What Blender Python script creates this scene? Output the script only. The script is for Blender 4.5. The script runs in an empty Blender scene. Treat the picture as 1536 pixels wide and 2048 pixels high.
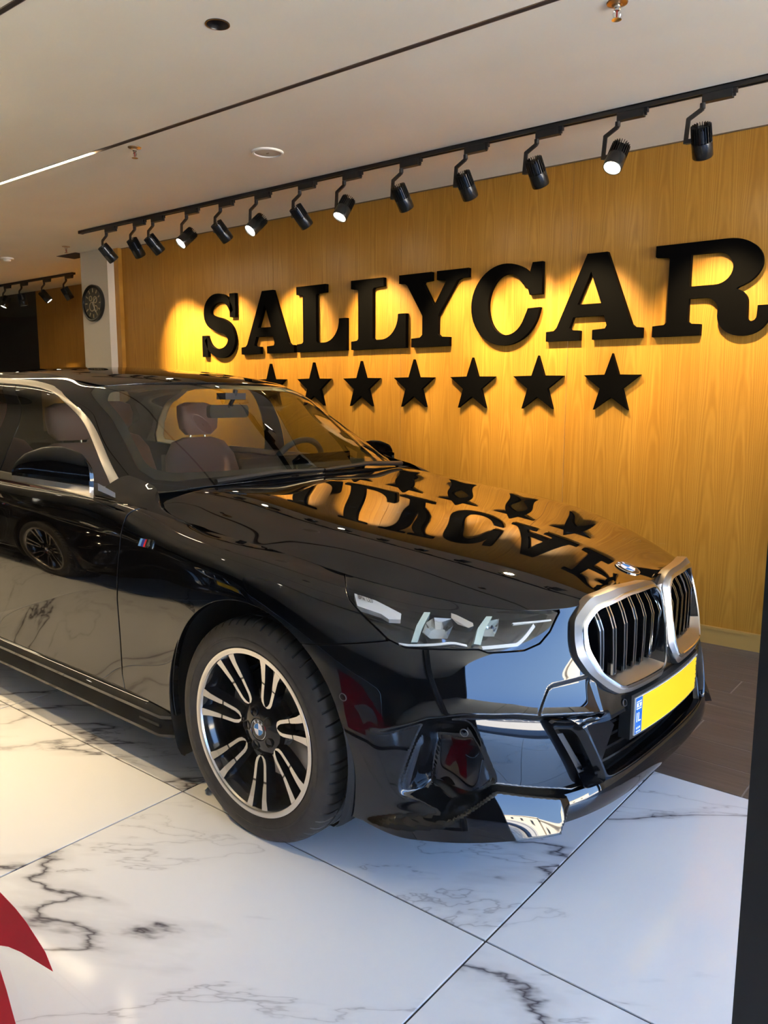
import bpy, bmesh, math, random
import numpy as np
from mathutils import Vector, Matrix
random.seed(7)
sc = bpy.context.scene
COL = sc.collection
# ---------------------------------------------------------------- camera
# x runs along the sign wall, y towards it, z up; metres
camd = bpy.data.cameras.new('camera'); cam = bpy.data.objects.new('camera', camd); COL.objects.link(cam); sc.camera = cam
camd.sensor_fit = 'VERTICAL'; camd.sensor_height = 36; camd.lens = 36 * 1589.0 / 2048; camd.clip_start = .05; camd.clip_end = 300
_yaw, _pit, _rol = math.radians(-38.5206), math.radians(8.4072), math.radians(.1855)
_f = Vector((math.sin(_yaw) * math.cos(_pit), math.cos(_yaw) * math.cos(_pit), -math.sin(_pit)))
_r = Vector((math.cos(_yaw), -math.sin(_yaw), 0)); _u = _r.cross(_f)
_r2 = _r * math.cos(_rol) + _u * math.sin(_rol); _u2 = _u * math.cos(_rol) - _r * math.sin(_rol)
_m = Matrix((_r2, _u2, -_f)).transposed().to_4x4(); _m.translation = Vector((0, 0, 1.342)); cam.matrix_world = _m
# ---------------------------------------------------------------- sky, exposure
w = bpy.data.worlds.new('sky'); sc.world = w; w.use_nodes = True
nt = w.node_tree; bg = nt.nodes['Background']; tcw = nt.nodes.new('ShaderNodeTexCoord'); sp = nt.nodes.new('ShaderNodeSeparateXYZ'); rp = nt.nodes.new('ShaderNodeValToRGB')
nt.links.new(tcw.outputs['Generated'], sp.inputs[0]); nt.links.new(sp.outputs[2], rp.inputs[0]); nt.links.new(rp.outputs[0], bg.inputs[0])   # clear blue sky, paler towards the horizon all round
rp.color_ramp.elements[0].position = 0.; rp.color_ramp.elements[0].color = (.36, .58, .95, 1); rp.color_ramp.elements[1].position = .75; rp.color_ramp.elements[1].color = (.10, .28, .80, 1)
bg.inputs[1].default_value = SKY = 5.0
sund = bpy.data.lights.new('sun', 'SUN'); sund.energy = 84.; sund.angle = math.radians(.6); sund.color = (1., .95, .86)
sun = bpy.data.objects.new('sun', sund); COL.objects.link(sun); sun.rotation_euler = Vector((.60, -.22, -.77)).to_track_quat('-Z', 'Y').to_euler()
vs = sc.view_settings; vs.view_transform = 'Standard'; vs.look = 'None'; vs.exposure = 1.24; vs.gamma = 1; vs.use_curve_mapping = False
sc.cycles.caustics_reflective = False; sc.cycles.caustics_refractive = False; sc.cycles.max_bounces = 9; sc.cycles.transparent_max_bounces = 12
LAMP_W = 84.0      # one track spot
STRIP_E = 25.0    # the lit length of the ceiling line
DOWN_W = 105.0     # one recessed downlight
# ---------------------------------------------------------------- materials
MATS = {}
def mat(name, col=(.5, .5, .5), rough=.5, metal=0., ior=1.5, coat=0., emit=None, es=0., spec=.5, build=None):
    if name in MATS: return MATS[name]
    m = bpy.data.materials.new(name); m.use_nodes = True; MATS[name] = m
    b = m.node_tree.nodes['Principled BSDF']
    b.inputs['Base Color'].default_value = (*col, 1); b.inputs['Roughness'].default_value = rough
    b.inputs['Metallic'].default_value = metal; b.inputs['IOR'].default_value = ior; b.inputs['Coat Weight'].default_value = coat
    b.inputs['Coat Roughness'].default_value = .02; b.inputs['Specular IOR Level'].default_value = spec
    if emit: b.inputs['Emission Color'].default_value = (*emit, 1); b.inputs['Emission Strength'].default_value = es
    if build: build(m.node_tree, b)
    return m
class G:
    """short node-graph writing"""
    def __init__(s, nt): s.nt = nt
    def n(s, t, **k):
        nd = s.nt.nodes.new('ShaderNode' + t)
        for a, v in k.items():
            if a.startswith('i_'):
                key = a[2:]; key = int(key) if key.isdigit() else key.replace('_', ' ')
                if hasattr(v, 'bl_idname') or isinstance(v, bpy.types.NodeSocket): s.nt.links.new(v, nd.inputs[key])
                else: nd.inputs[key].default_value = v
            else: setattr(nd, a, v)
        return nd
    def math(s, op, a, b=0.):
        nd = s.nt.nodes.new('ShaderNodeMath'); nd.operation = op
        for i, v in ((0, a), (1, b)):
            if isinstance(v, bpy.types.NodeSocket): s.nt.links.new(v, nd.inputs[i])
            else: nd.inputs[i].default_value = v
        return nd.outputs[0]
    def ramp(s, fac, stops, interp='LINEAR'):
        nd = s.nt.nodes.new('ShaderNodeValToRGB'); nd.color_ramp.interpolation = interp; s.nt.links.new(fac, nd.inputs[0]); e = nd.color_ramp.elements
        while len(e) < len(stops): e.new(.5)
        for el, (p, c) in zip(e, stops): el.position = p; el.color = (*c, 1) if len(c) == 3 else c
        return nd.outputs[0]
    def mix(s, fac, a, b, blend='MIX'):
        nd = s.nt.nodes.new('ShaderNodeMix'); nd.data_type = 'RGBA'; nd.blend_type = blend
        for i, v in ((0, fac), (6, a), (7, b)):
            if isinstance(v, bpy.types.NodeSocket): s.nt.links.new(v, nd.inputs[i])
            else: nd.inputs[i].default_value = v if i == 0 else (*v, 1)
        return nd.outputs[2]
    def link(s, a, b): s.nt.links.new(a, b)
# ---------------------------------------------------------------- geometry tools (numpy)
def spline1(t, P, tq):
    """natural cubic spline through P (n,k) at knots t, evaluated at tq"""
    n = len(t); P = np.asarray(P, float); h = np.diff(t)
    A = np.zeros((n, n)); B = np.zeros((n, P.shape[1])); A[0, 0] = A[-1, -1] = 1
    for i in range(1, n - 1):
        A[i, i - 1] = h[i - 1]; A[i, i] = 2 * (h[i - 1] + h[i]); A[i, i + 1] = h[i]
        B[i] = 6 * ((P[i + 1] - P[i]) / h[i] - (P[i] - P[i - 1]) / h[i - 1])
    M = np.linalg.solve(A, B)
    i = np.clip(np.searchsorted(t, tq, side='right') - 1, 0, n - 2)
    hh = h[i][:, None]; a = (t[i + 1] - tq)[:, None]; b = (tq - t[i])[:, None]
    return (M[i] * a**3 + M[i + 1] * b**3) / (6 * hh) + (P[i] / hh - M[i] * hh / 6) * a + (P[i + 1] / hh - M[i + 1] * hh / 6) * b

def chord(P):
    return np.concatenate([[0], np.cumsum(np.linalg.norm(np.diff(np.asarray(P, float), axis=0), axis=1))])

def f1(xs, ys):
    """smooth 1-D function through points"""
    xs = np.array(xs, float); ys = np.array(ys, float)
    def f(x):
        x = np.asarray(x, float); sh = x.shape
        q = np.clip(x.ravel(), xs[0], xs[-1])
        return spline1(xs, ys[:, None], q)[:, 0].reshape(sh)
    return f

def net_surface(net, uq, vq, uk=None, vk=None):
    """net (rows, cols, 3) -> dense (len(vq), len(uq), 3); uq, vq in knot units"""
    net = np.asarray(net, float); R, Cn, _ = net.shape
    uk = np.arange(Cn, dtype=float) if uk is None else uk
    vk = np.arange(R, dtype=float) if vk is None else vk
    mid = np.stack([spline1(uk, net[r], uq) for r in range(R)])
    return spline1(vk, mid.reshape(R, -1), vq).reshape(len(vq), len(uq), 3)

def grid_mesh(P, flip=False, extra=None):
    """P (nv,nu,3) -> V (n, 6+k) [pos, normal, extra], T (m,3)"""
    nv, nu, _ = P.shape
    du = np.gradient(P, axis=1); dv = np.gradient(P, axis=0)
    N = np.cross(du, dv); N /= np.maximum(np.linalg.norm(N, axis=2, keepdims=True), 1e-12)
    if flip: N = -N
    cols = [P.reshape(-1, 3), N.reshape(-1, 3)]
    if extra is not None: cols.append(extra.reshape(nv * nu, -1))
    V = np.concatenate(cols, 1)
    idx = np.arange(nv * nu).reshape(nv, nu)
    a, b, c, d = idx[:-1, :-1].ravel(), idx[:-1, 1:].ravel(), idx[1:, 1:].ravel(), idx[1:, :-1].ravel()
    T = np.concatenate([np.stack([a, b, c], 1), np.stack([a, c, d], 1)])
    if flip: T = T[:, ::-1]
    return V, T

def cut(V, T, g):
    """keep the part of the mesh where g >= 0 (linear cut through the triangles)"""
    ins = g >= 0; cnt = ins[T].sum(1)
    keep = [T[cnt == 3]]
    mixT = T[(cnt == 1) | (cnt == 2)]
    if len(mixT):
        E = np.sort(np.concatenate([mixT[:, [0, 1]], mixT[:, [1, 2]], mixT[:, [2, 0]]]), 1)
        key = E[:, 0].astype(np.int64) * len(V) + E[:, 1]
        uk, inv = np.unique(key, return_inverse=True)
        a, b = uk // len(V), uk % len(V)
        cr = ins[a] != ins[b]
        t = np.where(cr, g[a] / np.where(cr, g[a] - g[b], 1), 0)[:, None]
        nvtx = V[a] * (1 - t) + V[b] * t
        base = len(V); V = np.concatenate([V, nvtx]); g2 = ins
        m = len(mixT); e01, e12, e20 = inv[:m] + base, inv[m:2 * m] + base, inv[2 * m:] + base
        I = g2[mixT]
        for k in range(3):
            t0, t1, t2 = mixT[:, k], mixT[:, (k + 1) % 3], mixT[:, (k + 2) % 3]
            ea, eb, ec = [(e01, e12, e20), (e12, e20, e01), (e20, e01, e12)][k]
            one = I[:, k] & ~I[:, (k + 1) % 3] & ~I[:, (k + 2) % 3]
            keep.append(np.stack([t0[one], ea[one], ec[one]], 1))
            two = ~I[:, k] & I[:, (k + 1) % 3] & I[:, (k + 2) % 3]
            keep.append(np.stack([ea[two], t1[two], t2[two]], 1)); keep.append(np.stack([ea[two], t2[two], ec[two]], 1))
    T = np.concatenate(keep)
    used = np.unique(T); mp = np.full(len(V), -1); mp[used] = np.arange(len(used))
    return V[used], mp[T]

def sdpoly(P, poly):
    """signed distance to polygon, positive inside"""
    poly = np.asarray(poly, float); d2 = np.full(len(P), 1e9); ins = np.zeros(len(P), bool)
    n = len(poly)
    for i in range(n):
        a, b = poly[i], poly[(i + 1) % n]; ab = b - a
        t = np.clip(((P - a) @ ab) / max(ab @ ab, 1e-12), 0, 1)
        q = P - a - t[:, None] * ab; d2 = np.minimum(d2, (q * q).sum(1))
        c = (a[1] > P[:, 1]) != (b[1] > P[:, 1])
        if abs(ab[1]) > 1e-12: ins ^= c & (P[:, 0] < a[0] + ab[0] * (P[:, 1] - a[1]) / ab[1])
    d = np.sqrt(d2); return np.where(ins, d, -d)

def rounded(poly, r, n=5):
    """polygon with its corners rounded; r a number or one per corner"""
    P = [np.array(p, float) for p in poly]; m = len(P); out = []
    rs = [r] * m if np.isscalar(r) else r
    for i in range(m):
        p, a, b = P[i], P[i - 1], P[(i + 1) % m]
        la, lb = np.linalg.norm(a - p), np.linalg.norm(b - p)
        d = min(rs[i], .45 * la, .45 * lb)
        if d < 1e-5: out.append(p); continue
        s, e = p + (a - p) / la * d, p + (b - p) / lb * d
        for k in range(n + 1):
            t = k / n; out.append((1 - t)**2 * s + 2 * t * (1 - t) * p + t * t * e)
    return np.array(out)

def resample(poly, n, closed=True):
    P = np.asarray(poly, float)
    if closed: P = np.vstack([P, P[:1]])
    c = chord(P); q = np.linspace(0, c[-1], n + 1)[:-1] if closed else np.linspace(0, c[-1], n)
    return np.stack([np.interp(q, c, P[:, k]) for k in range(P.shape[1])], 1)

def offset_loop(L, d):
    """inset a closed counter-clockwise 2-D loop by d (positive = inward)"""
    L = np.asarray(L, float); a = np.roll(L, 1, 0); b = np.roll(L, -1, 0)
    t = b - a; t /= np.maximum(np.linalg.norm(t, axis=1, keepdims=True), 1e-9)
    return L + d * np.stack([-t[:, 1], t[:, 0]], 1)

def boundary(T):
    E = np.concatenate([T[:, [0, 1]], T[:, [1, 2]], T[:, [2, 0]]])
    key = np.sort(E, 1); k = key[:, 0].astype(np.int64) * (T.max() + 1) + key[:, 1]
    u, inv, cnt = np.unique(k, return_inverse=True, return_counts=True)
    return E[cnt[inv] == 1]

def mirror(V, T):
    V = V.copy(); V[:, 1] *= -1; V[:, 4] *= -1
    return V, T[:, ::-1]

def merge(*parts):
    Vs, Ts, o = [], [], 0
    for V, T in parts:
        Vs.append(V[:, :6]); Ts.append(T + o); o += len(V)
    return np.concatenate(Vs), np.concatenate(Ts)

def flange(V, T, depth=.012, roll=.6):
    """turn the rim of a panel inwards so that it has an edge with thickness"""
    E = boundary(T)
    if not len(E): return V, T
    ids = np.unique(E); mp = {int(a): i for i, a in enumerate(ids)}
    side = np.zeros((len(V), 3))
    d = V[E[:, 1], :3] - V[E[:, 0], :3]
    o = np.cross(d, V[E[:, 0], 3:6]); o /= np.maximum(np.linalg.norm(o, axis=1, keepdims=True), 1e-9)
    np.add.at(side, E[:, 0], o); np.add.at(side, E[:, 1], o)
    side = side[ids]; side /= np.maximum(np.linalg.norm(side, axis=1, keepdims=True), 1e-9)
    n = V[ids, 3:6]; rings = []
    for dn, ds, w in ((0, 0, 0), (.0012, .0010, .7), (.0035, .0016, 1.), (depth, .0016, 1.)):
        R = V[ids, :6].copy(); R[:, :3] += -n * dn + side * ds
        nn = n * (1 - w) + side * w; R[:, 3:6] = nn / np.maximum(np.linalg.norm(nn, axis=1, keepdims=True), 1e-9); rings.append(R)
    base = len(V); m = len(ids); V2 = np.concatenate([V[:, :6]] + rings)
    ea = np.array([mp[int(a)] for a in E[:, 0]]); eb = np.array([mp[int(a)] for a in E[:, 1]])
    Ts = [T]
    for r in range(3):
        o0, o1 = base + r * m, base + (r + 1) * m
        Ts += [np.stack([eb + o0, ea + o0, ea + o1], 1), np.stack([eb + o0, ea + o1, eb + o1], 1)]
    return V2, np.concatenate(Ts)
# ---------------------------------------------------------------- objects
def tag(o, label=None, cat=None, group=None, kind=None):
    if label: o['label'] = label
    if cat: o['category'] = cat
    if group: o['group'] = group
    if kind: o['kind'] = kind
    return o
def empty(name, loc=(0, 0, 0), parent=None, rz=0.):
    o = bpy.data.objects.new(name, None); COL.objects.link(o); o.location = loc; o.rotation_euler[2] = rz; o.parent = parent; o.empty_display_size = .1
    return o
def link(name, me, m=None, parent=None, loc=None):
    if m is not None: me.materials.append(m)
    o = bpy.data.objects.new(name, me); COL.objects.link(o); o.parent = parent
    if loc is not None: o.location = loc
    return o
def panel(name, V, T, m, parent=None):
    """mesh with the skin's own normals"""
    me = bpy.data.meshes.new(name); me.from_pydata(V[:, :3].tolist(), [], T.tolist()); me.update()
    me.polygons.foreach_set('use_smooth', [True] * len(T))
    me.normals_split_custom_set_from_vertices(V[:, 3:6].tolist())
    return link(name, me, m, parent)
def raw(name, verts, faces, m, parent=None, smooth=False, loc=None):
    me = bpy.data.meshes.new(name); me.from_pydata([tuple(map(float, v)) for v in verts], [], [tuple(int(i) for i in f) for f in faces])
    bm = bmesh.new(); bm.from_mesh(me); bmesh.ops.remove_doubles(bm, verts=bm.verts, dist=1e-6); bmesh.ops.recalc_face_normals(bm, faces=bm.faces); bm.to_mesh(me); bm.free()
    if smooth: me.polygons.foreach_set('use_smooth', [True] * len(me.polygons)); me.set_sharp_from_angle(angle=math.radians(38))
    return link(name, me, m, parent, loc)
class MB:
    """collects shapes into one mesh"""
    def __init__(s): s.v = []; s.f = []
    def add(s, v, f): o = len(s.v); s.v += [tuple(map(float, p)) for p in v]; s.f += [tuple(int(i) + o for i in q) for q in f]; return s
    def box(s, a, b):
        x0, y0, z0 = a; x1, y1, z1 = b
        return s.add([(x0, y0, z0), (x1, y0, z0), (x1, y1, z0), (x0, y1, z0), (x0, y0, z1), (x1, y0, z1), (x1, y1, z1), (x0, y1, z1)],
                     [(0, 3, 2, 1), (4, 5, 6, 7), (0, 1, 5, 4), (1, 2, 6, 5), (2, 3, 7, 6), (3, 0, 4, 7)])
    def loft(s, loops, close=True, cap0=False, cap1=False):
        loops = [np.asarray(l, float) for l in loops]; n = len(loops[0]); v = np.concatenate(loops); f = []
        for k in range(len(loops) - 1):
            for i in range(n if close else n - 1):
                j = (i + 1) % n; f.append((k * n + i, k * n + j, (k + 1) * n + j, (k + 1) * n + i))
        if cap0: f.append(tuple(range(n))[::-1])
        if cap1: f.append(tuple(range((len(loops) - 1) * n, len(loops) * n)))
        return s.add(v, f)
    def tube(s, path, r, n=8, caps=True):
        path = [Vector(p) for p in path]; loops = []; up = None
        for i, p in enumerate(path):
            d = (path[min(i + 1, len(path) - 1)] - path[max(i - 1, 0)]).normalized()
            if up is None: up = d.orthogonal().normalized()
            up = (up - d * up.dot(d)).normalized(); sd = d.cross(up); rr = r[i] if isinstance(r, (list, tuple)) else r
            loops.append([p + (up * math.cos(2 * math.pi * k / n) + sd * math.sin(2 * math.pi * k / n)) * rr for k in range(n)])
        return s.loft(loops, True, caps, caps)
    def bar(s, a, b, w, h, up=(0, 0, 1)):
        a, b = Vector(a), Vector(b); d = (b - a).normalized(); u = Vector(up); sd = d.cross(u).normalized(); u = sd.cross(d)
        l = lambda p: [p + sd * x * w / 2 + u * y * h / 2 for x, y in ((-1, -1), (1, -1), (1, 1), (-1, 1))]
        return s.loft([l(a), l(b)], True, True, True)
    def lathe(s, prof, n=32, axis='z', cap=False):
        """prof: (radius, height)"""
        loops = []
        for r_, h_ in prof:
            ring = []
            for k in range(n):
                a = 2 * math.pi * k / n; c, d = r_ * math.cos(a), r_ * math.sin(a)
                ring.append((c, d, h_) if axis == 'z' else ((c, h_, d) if axis == 'y' else (h_, c, d)))
            loops.append(ring)
        return s.loft(loops, True, cap, cap)
    def build(s, name, m, parent=None, smooth=False, loc=None): return raw(name, s.v, s.f, m, parent, smooth, loc)
def prism(loop2, y0, y1, frame):
    """extruded flat outline; frame maps (a, b, depth) to a point; returns verts, faces (with n-gon caps)"""
    n = len(loop2); v = [frame(a, b, y0) for a, b in loop2] + [frame(a, b, y1) for a, b in loop2]
    return v, [tuple(range(n)), tuple(range(2 * n - 1, n - 1, -1))] + [(i, n + i, n + (i + 1) % n, (i + 1) % n) for i in range(n)]
def copy_tree(o, parent=None):
    c = o.copy(); COL.objects.link(c); c.parent = parent
    for ch in list(o.children): copy_tree(ch, c)
    return c
# ---------------------------------------------------------------- materials of the room
def m_wood(nt, b):
    g = G(nt); tc = g.n('TexCoord'); ob = g.n('ObjectInfo')
    sep = g.n('SeparateXYZ', i_0=tc.outputs['Object'])
    x = sep.outputs[0]; z = sep.outputs[2]
    strip = g.math('FLOOR', g.math('DIVIDE', x, .153))                       # veneer leaves
    rnd = g.n('TexWhiteNoise', noise_dimensions='2D', i_0=g.n('CombineXYZ', i_0=strip, i_1=ob.outputs['Random']).outputs[0])
    lx = g.math('SUBTRACT', g.math('MODULO', g.math('ADD', x, 30.6), .153), .0765)
    # cathedral figure: distorted parabolas along the leaf
    off = g.math('MULTIPLY', rnd.outputs[0], 7.)
    wob = g.n('TexNoise', i_Scale=2.2, i_Detail=3., i_Vector=g.n('CombineXYZ', i_0=g.math('MULTIPLY', x, 3.), i_1=off, i_2=z).outputs[0])
    par = g.math('ADD', g.math('MULTIPLY', g.math('MULTIPLY', lx, lx), 900.), g.math('ADD', g.math('MULTIPLY', z, 2.6), off))
    ph = g.math('ADD', par, g.math('MULTIPLY', wob.outputs[0], 3.2))
    ring = g.math('SINE', g.math('MULTIPLY', ph, 6.0))
    fine = g.n('TexNoise', i_Scale=1., i_Detail=5., i_Roughness=.6, i_Vector=g.n('CombineXYZ', i_0=g.math('MULTIPLY', x, 260.), i_1=off, i_2=g.math('MULTIPLY', z, 4.)).outputs[0])
    med = g.n('TexNoise', i_Scale=1., i_Detail=3., i_Vector=g.n('CombineXYZ', i_0=g.math('MULTIPLY', x, 45.), i_1=off, i_2=g.math('MULTIPLY', z, 1.2)).outputs[0])
    v = g.math('ADD', g.math('MULTIPLY', g.math('MULTIPLY', ring, wob.outputs[0]), .16), g.math('ADD', g.math('MULTIPLY', fine.outputs[0], .34), g.math('ADD', g.math('MULTIPLY', med.outputs[0], .36), g.math('MULTIPLY', rnd.outputs[0], .07))))
    c = g.ramp(v, [(.25, (.34, .150, .015)), (.48, (.44, .212, .027)), (.75, (.54, .288, .050))])
    g.link(c, b.inputs['Base Color'])
    bp = g.n('Bump', i_Strength=.08, i_Distance=.002, i_Height=fine.outputs[0]); g.link(bp.outputs[0], b.inputs['Normal'])
WOOD = mat('oak_veneer', rough=.38, build=m_wood)
def m_ceil(nt, b):
    g = G(nt); tc = g.n('TexCoord'); n1 = g.n('TexNoise', i_Scale=.9, i_Detail=4., i_Vector=tc.outputs['Object'])
    n2 = g.n('TexVoronoi', i_Scale=2.3, i_Vector=g.n('Mapping', i_0=tc.outputs['Object'], i_3=(1, 2.2, 1)).outputs[0], feature='SMOOTH_F1')
    v = g.math('ADD', g.math('MULTIPLY', n1.outputs[0], .8), g.math('MULTIPLY', n2.outputs[0], .3))
    g.link(g.ramp(v, [(.3, (.82, .80, .675)), (.75, (.90, .88, .755))]), b.inputs['Base Color'])
CEIL = mat('ceiling_plaster', rough=.75, build=m_ceil)
def m_marble(nt, b):
    g = G(nt); tc = g.n('TexCoord'); ob = g.n('ObjectInfo')
    shift = g.n('CombineXYZ', i_0=g.math('MULTIPLY', ob.outputs['Random'], 37.), i_1=g.math('MULTIPLY', ob.outputs['Random'], 91.), i_2=ob.outputs['Random'])
    p = g.n('VectorMath', operation='ADD', i_0=tc.outputs['Object'], i_1=shift.outputs[0]).outputs[0]
    rot0 = g.n('Mapping', i_0=p, i_2=(0, 0, -.60)).outputs[0]; rot = g.n('Mapping', i_0=rot0, i_3=(.42, 1.25, 1)).outputs[0]
    w1 = g.n('TexNoise', i_Scale=1.15, i_Detail=7., i_Roughness=.52, i_Distortion=.25, i_Vector=rot)
    w2 = g.n('TexNoise', i_Scale=2.2, i_Detail=6., i_Roughness=.55, i_Distortion=.3, i_Vector=rot)
    msk = g.n('TexNoise', i_Scale=.9, i_Detail=2., i_Vector=p)
    d1 = g.math('ABSOLUTE', g.math('SUBTRACT', w1.outputs[0], .5))
    v1 = g.ramp(d1, [(0, (1, 1, 1)), (.003, (.6, .6, .6)), (.010, (.14, .14, .14)), (.035, (0, 0, 0))])
    d2 = g.math('ABSOLUTE', g.math('SUBTRACT', w2.outputs[0], .52))
    v2 = g.ramp(d2, [(0, (.5, .5, .5)), (.003, (.12, .12, .12)), (.018, (0, 0, 0))])
    mk = g.ramp(msk.outputs[0], [(.30, (0, 0, 0)), (.46, (1, 1, 1))])
    v = g.math('ADD', g.math('MULTIPLY', v1, g.math('ADD', g.math('MULTIPLY', mk, .9), .1)), g.math('MULTIPLY', g.math('MULTIPLY', v2, mk), .8))
    cl = g.n('TexNoise', i_Scale=.7, i_Detail=2., i_Vector=p)
    base = g.ramp(cl.outputs[0], [(.3, (.80, .81, .82)), (.7, (.88, .885, .89))])
    g.link(g.mix(v, base, (.10, .09, .10)), b.inputs['Base Color'])
MARBLE = mat('polished_marble', rough=.11, build=m_marble)
def m_plank(nt, b):
    g = G(nt); tc = g.n('TexCoord'); ob = g.n('ObjectInfo')
    p = g.n('VectorMath', operation='ADD', i_0=tc.outputs['Object'], i_1=g.n('CombineXYZ', i_0=g.math('MULTIPLY', ob.outputs['Random'], 50.), i_1=g.math('MULTIPLY', ob.outputs['Random'], 20.)).outputs[0]).outputs[0]
    n1 = g.n('TexNoise', i_Scale=1., i_Detail=6., i_Roughness=.65, i_Vector=g.n('Mapping', i_0=p, i_3=(3., 42., 1)).outputs[0])
    n2 = g.n('TexNoise', i_Scale=3., i_Detail=3., i_Vector=g.n('Mapping', i_0=p, i_3=(1., 4., 1)).outputs[0])
    v = g.math('ADD', g.math('MULTIPLY', n1.outputs[0], .7), g.math('ADD', g.math('MULTIPLY', n2.outputs[0], .3), g.math('MULTIPLY', ob.outputs['Random'], .10)))
    g.link(g.ramp(v, [(.3, (.080, .060, .045)), (.55, (.125, .097, .074)), (.8, (.18, .145, .115))]), b.inputs['Base Color'])
PLANK = mat('wood_look_tile', rough=.42, build=m_plank)
GROUT = mat('dark_grout', (.05, .042, .035), .8); GROUTL = mat('pale_grout', (.34, .31, .27), .8)
WHITE = mat('cream_paint', (.62, .56, .46), .7); BLACKW = mat('black_panel', (.012, .009, .007), .25)
BLK = mat('black_powder_coat', (.012, .012, .012), .42); BLK2 = mat('black_gloss_metal', (.010, .011, .011), .22)
SIGN = mat('black_acrylic', (.0022, .0020, .0018), .6, spec=.02); SIGNS = mat('sign_edge', (.020, .016, .011), .5)
ALU = mat('brushed_bronze_channel', (.22, .17, .14), .4, .6)
DARKWALL = mat('dark_wall', (.035, .028, .022), .6)
LED = mat('led_diffuser', (.9, .9, .85), .5, emit=(1., .80, .50), es=STRIP_E)
LENS = mat('lit_lamp_lens', (.9, .9, .9), .4, emit=(1., .90, .72), es=14.)
CHROME = mat('chrome', (.75, .74, .72), .12, 1.)
H = 2.66; WY = 4.41
def struct(o): o['kind'] = 'structure'; return o
# ---------------------------------------------------------------- floor
fl = struct(MB().box((-14, -6, -.06), (3.4, 5.6, -.004)).build('floor', GROUT))
tm = {}
def tile(x0, x1, y0, y1, m, name, gap):
    w_, d_ = round(x1 - x0 - gap, 4), round(y1 - y0 - gap, 4); k = (name, w_, d_)
    if k not in tm:
        bm = bmesh.new(); bmesh.ops.create_cube(bm, size=1); bmesh.ops.scale(bm, verts=bm.verts, vec=(w_, d_, .012)); bmesh.ops.translate(bm, verts=bm.verts, vec=(0, 0, -.006))
        bmesh.ops.bevel(bm, geom=[e for e in bm.edges if all(v.co.z > -.001 for v in e.verts)], offset=.0008, segments=1, affect='EDGES')
        me = bpy.data.meshes.new(name); bm.to_mesh(me); bm.free(); me.materials.append(m); tm[k] = me
    o = bpy.data.objects.new(name, tm[k]); COL.objects.link(o); o.parent = fl; o.location = ((x0 + x1) / 2, (y0 + y1) / 2, 0); return o
SX, SY = -.919, 1.565
xs = [SX + 1.2 * k for k in range(-10, 4)]; ys = [SY - 1.2 * k for k in range(0, 7)][::-1] + [2.724]
for i in range(len(xs) - 1):
    for j in range(len(ys) - 1): tile(xs[i], xs[i + 1], ys[j], ys[j + 1], MARBLE, 'marble_tile', .0060)
py = [2.724 + .1945 * k for k in range(8)] + [4.28, 4.41]
gb = MB().box((-14, 2.726, -.004), (3.4, WY, -.0015)).build('plank_grout', GROUTL, fl)
for j in range(len(py) - 1):
    off = 0 if j in (2, 5, 8) else (.62 if j % 2 else .3)
    x = SX + off - 1.2 * 11
    while x < 3.4: tile(x, min(x + 1.2, 3.4), py[j], py[j + 1], PLANK, 'floor_plank', .005); x += 1.2
# ---------------------------------------------------------------- sign wall
wall = struct(MB().box((-6.68, WY + .012, 0), (3.4, WY + .15, H)).build('wall_back', mat('panel_joint', (.10, .055, .015), .7)))
seams = [-6.68, -5.83, -4.61, -3.37, -2.13, -.955, .26, 1.48, 2.70, 3.4]
for a, b_ in zip(seams, seams[1:]):
    bm = bmesh.new(); bmesh.ops.create_cube(bm, size=1); bmesh.ops.scale(bm, verts=bm.verts, vec=(b_ - a - .002, .012, H - .09)); bmesh.ops.translate(bm, verts=bm.verts, vec=((b_ - a) / 2, .006, (H + .09) / 2))
    bmesh.ops.bevel(bm, geom=list(bm.edges), offset=.0007, segments=1, affect='EDGES')
    me = bpy.data.meshes.new('wood_panel'); bm.to_mesh(me); bm.free(); link('wood_panel', me, WOOD, wall, (a, WY, 0))
bb = MB().box((-6.68, WY - .014, 0), (3.4, WY + .012, .082)).box((-6.68, WY - .020, .082), (3.4, WY + .012, .096)).build('baseboard_back', mat('oak_plinth', (.45, .26, .07), .35)); struct(bb)
struct(MB().box((-6.68, WY - .006, H - .006), (3.4, WY + .02, H)).build('trim_1', mat('shadow_gap', (.12, .08, .04), .6)))
# column and the bay behind it
struct(MB().box((-7.11, 4.30, 0), (-6.67, 5.5, H)).build('wall_column', WHITE))
wl = struct(MB().box((-10.19, 5.50, 0), (-7.11, 5.62, H)).build('wall_bay', WOOD))
struct(MB().box((-14, 5.50, 0), (-10.19, 5.62, H)).build('wall_bay_dark', BLACKW))
struct(MB().box((-6.67, 4.37, 0), (-6.60, 4.41, H)).build('trim_2', WOOD))
struct(MB().box((-7.17, 4.36, 0), (-7.11, 5.5, H)).build('trim_3', WOOD))
struct(MB().box((-14.12, -6, 0), (-14, 5.62, H)).build('wall_left', DARKWALL))
struct(MB().box((-14, -6.12, 0), (3.4, -6, H)).build('wall_front', DARKWALL))
struct(MB().box((3.34, -6, 0), (3.46, -3.3, H)).box((3.34, -2.7, 0), (3.46, -.5, H)).box((3.34, -3.3, 2.2), (3.46, -2.7, H)).build('wall_right', DARKWALL))
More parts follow.
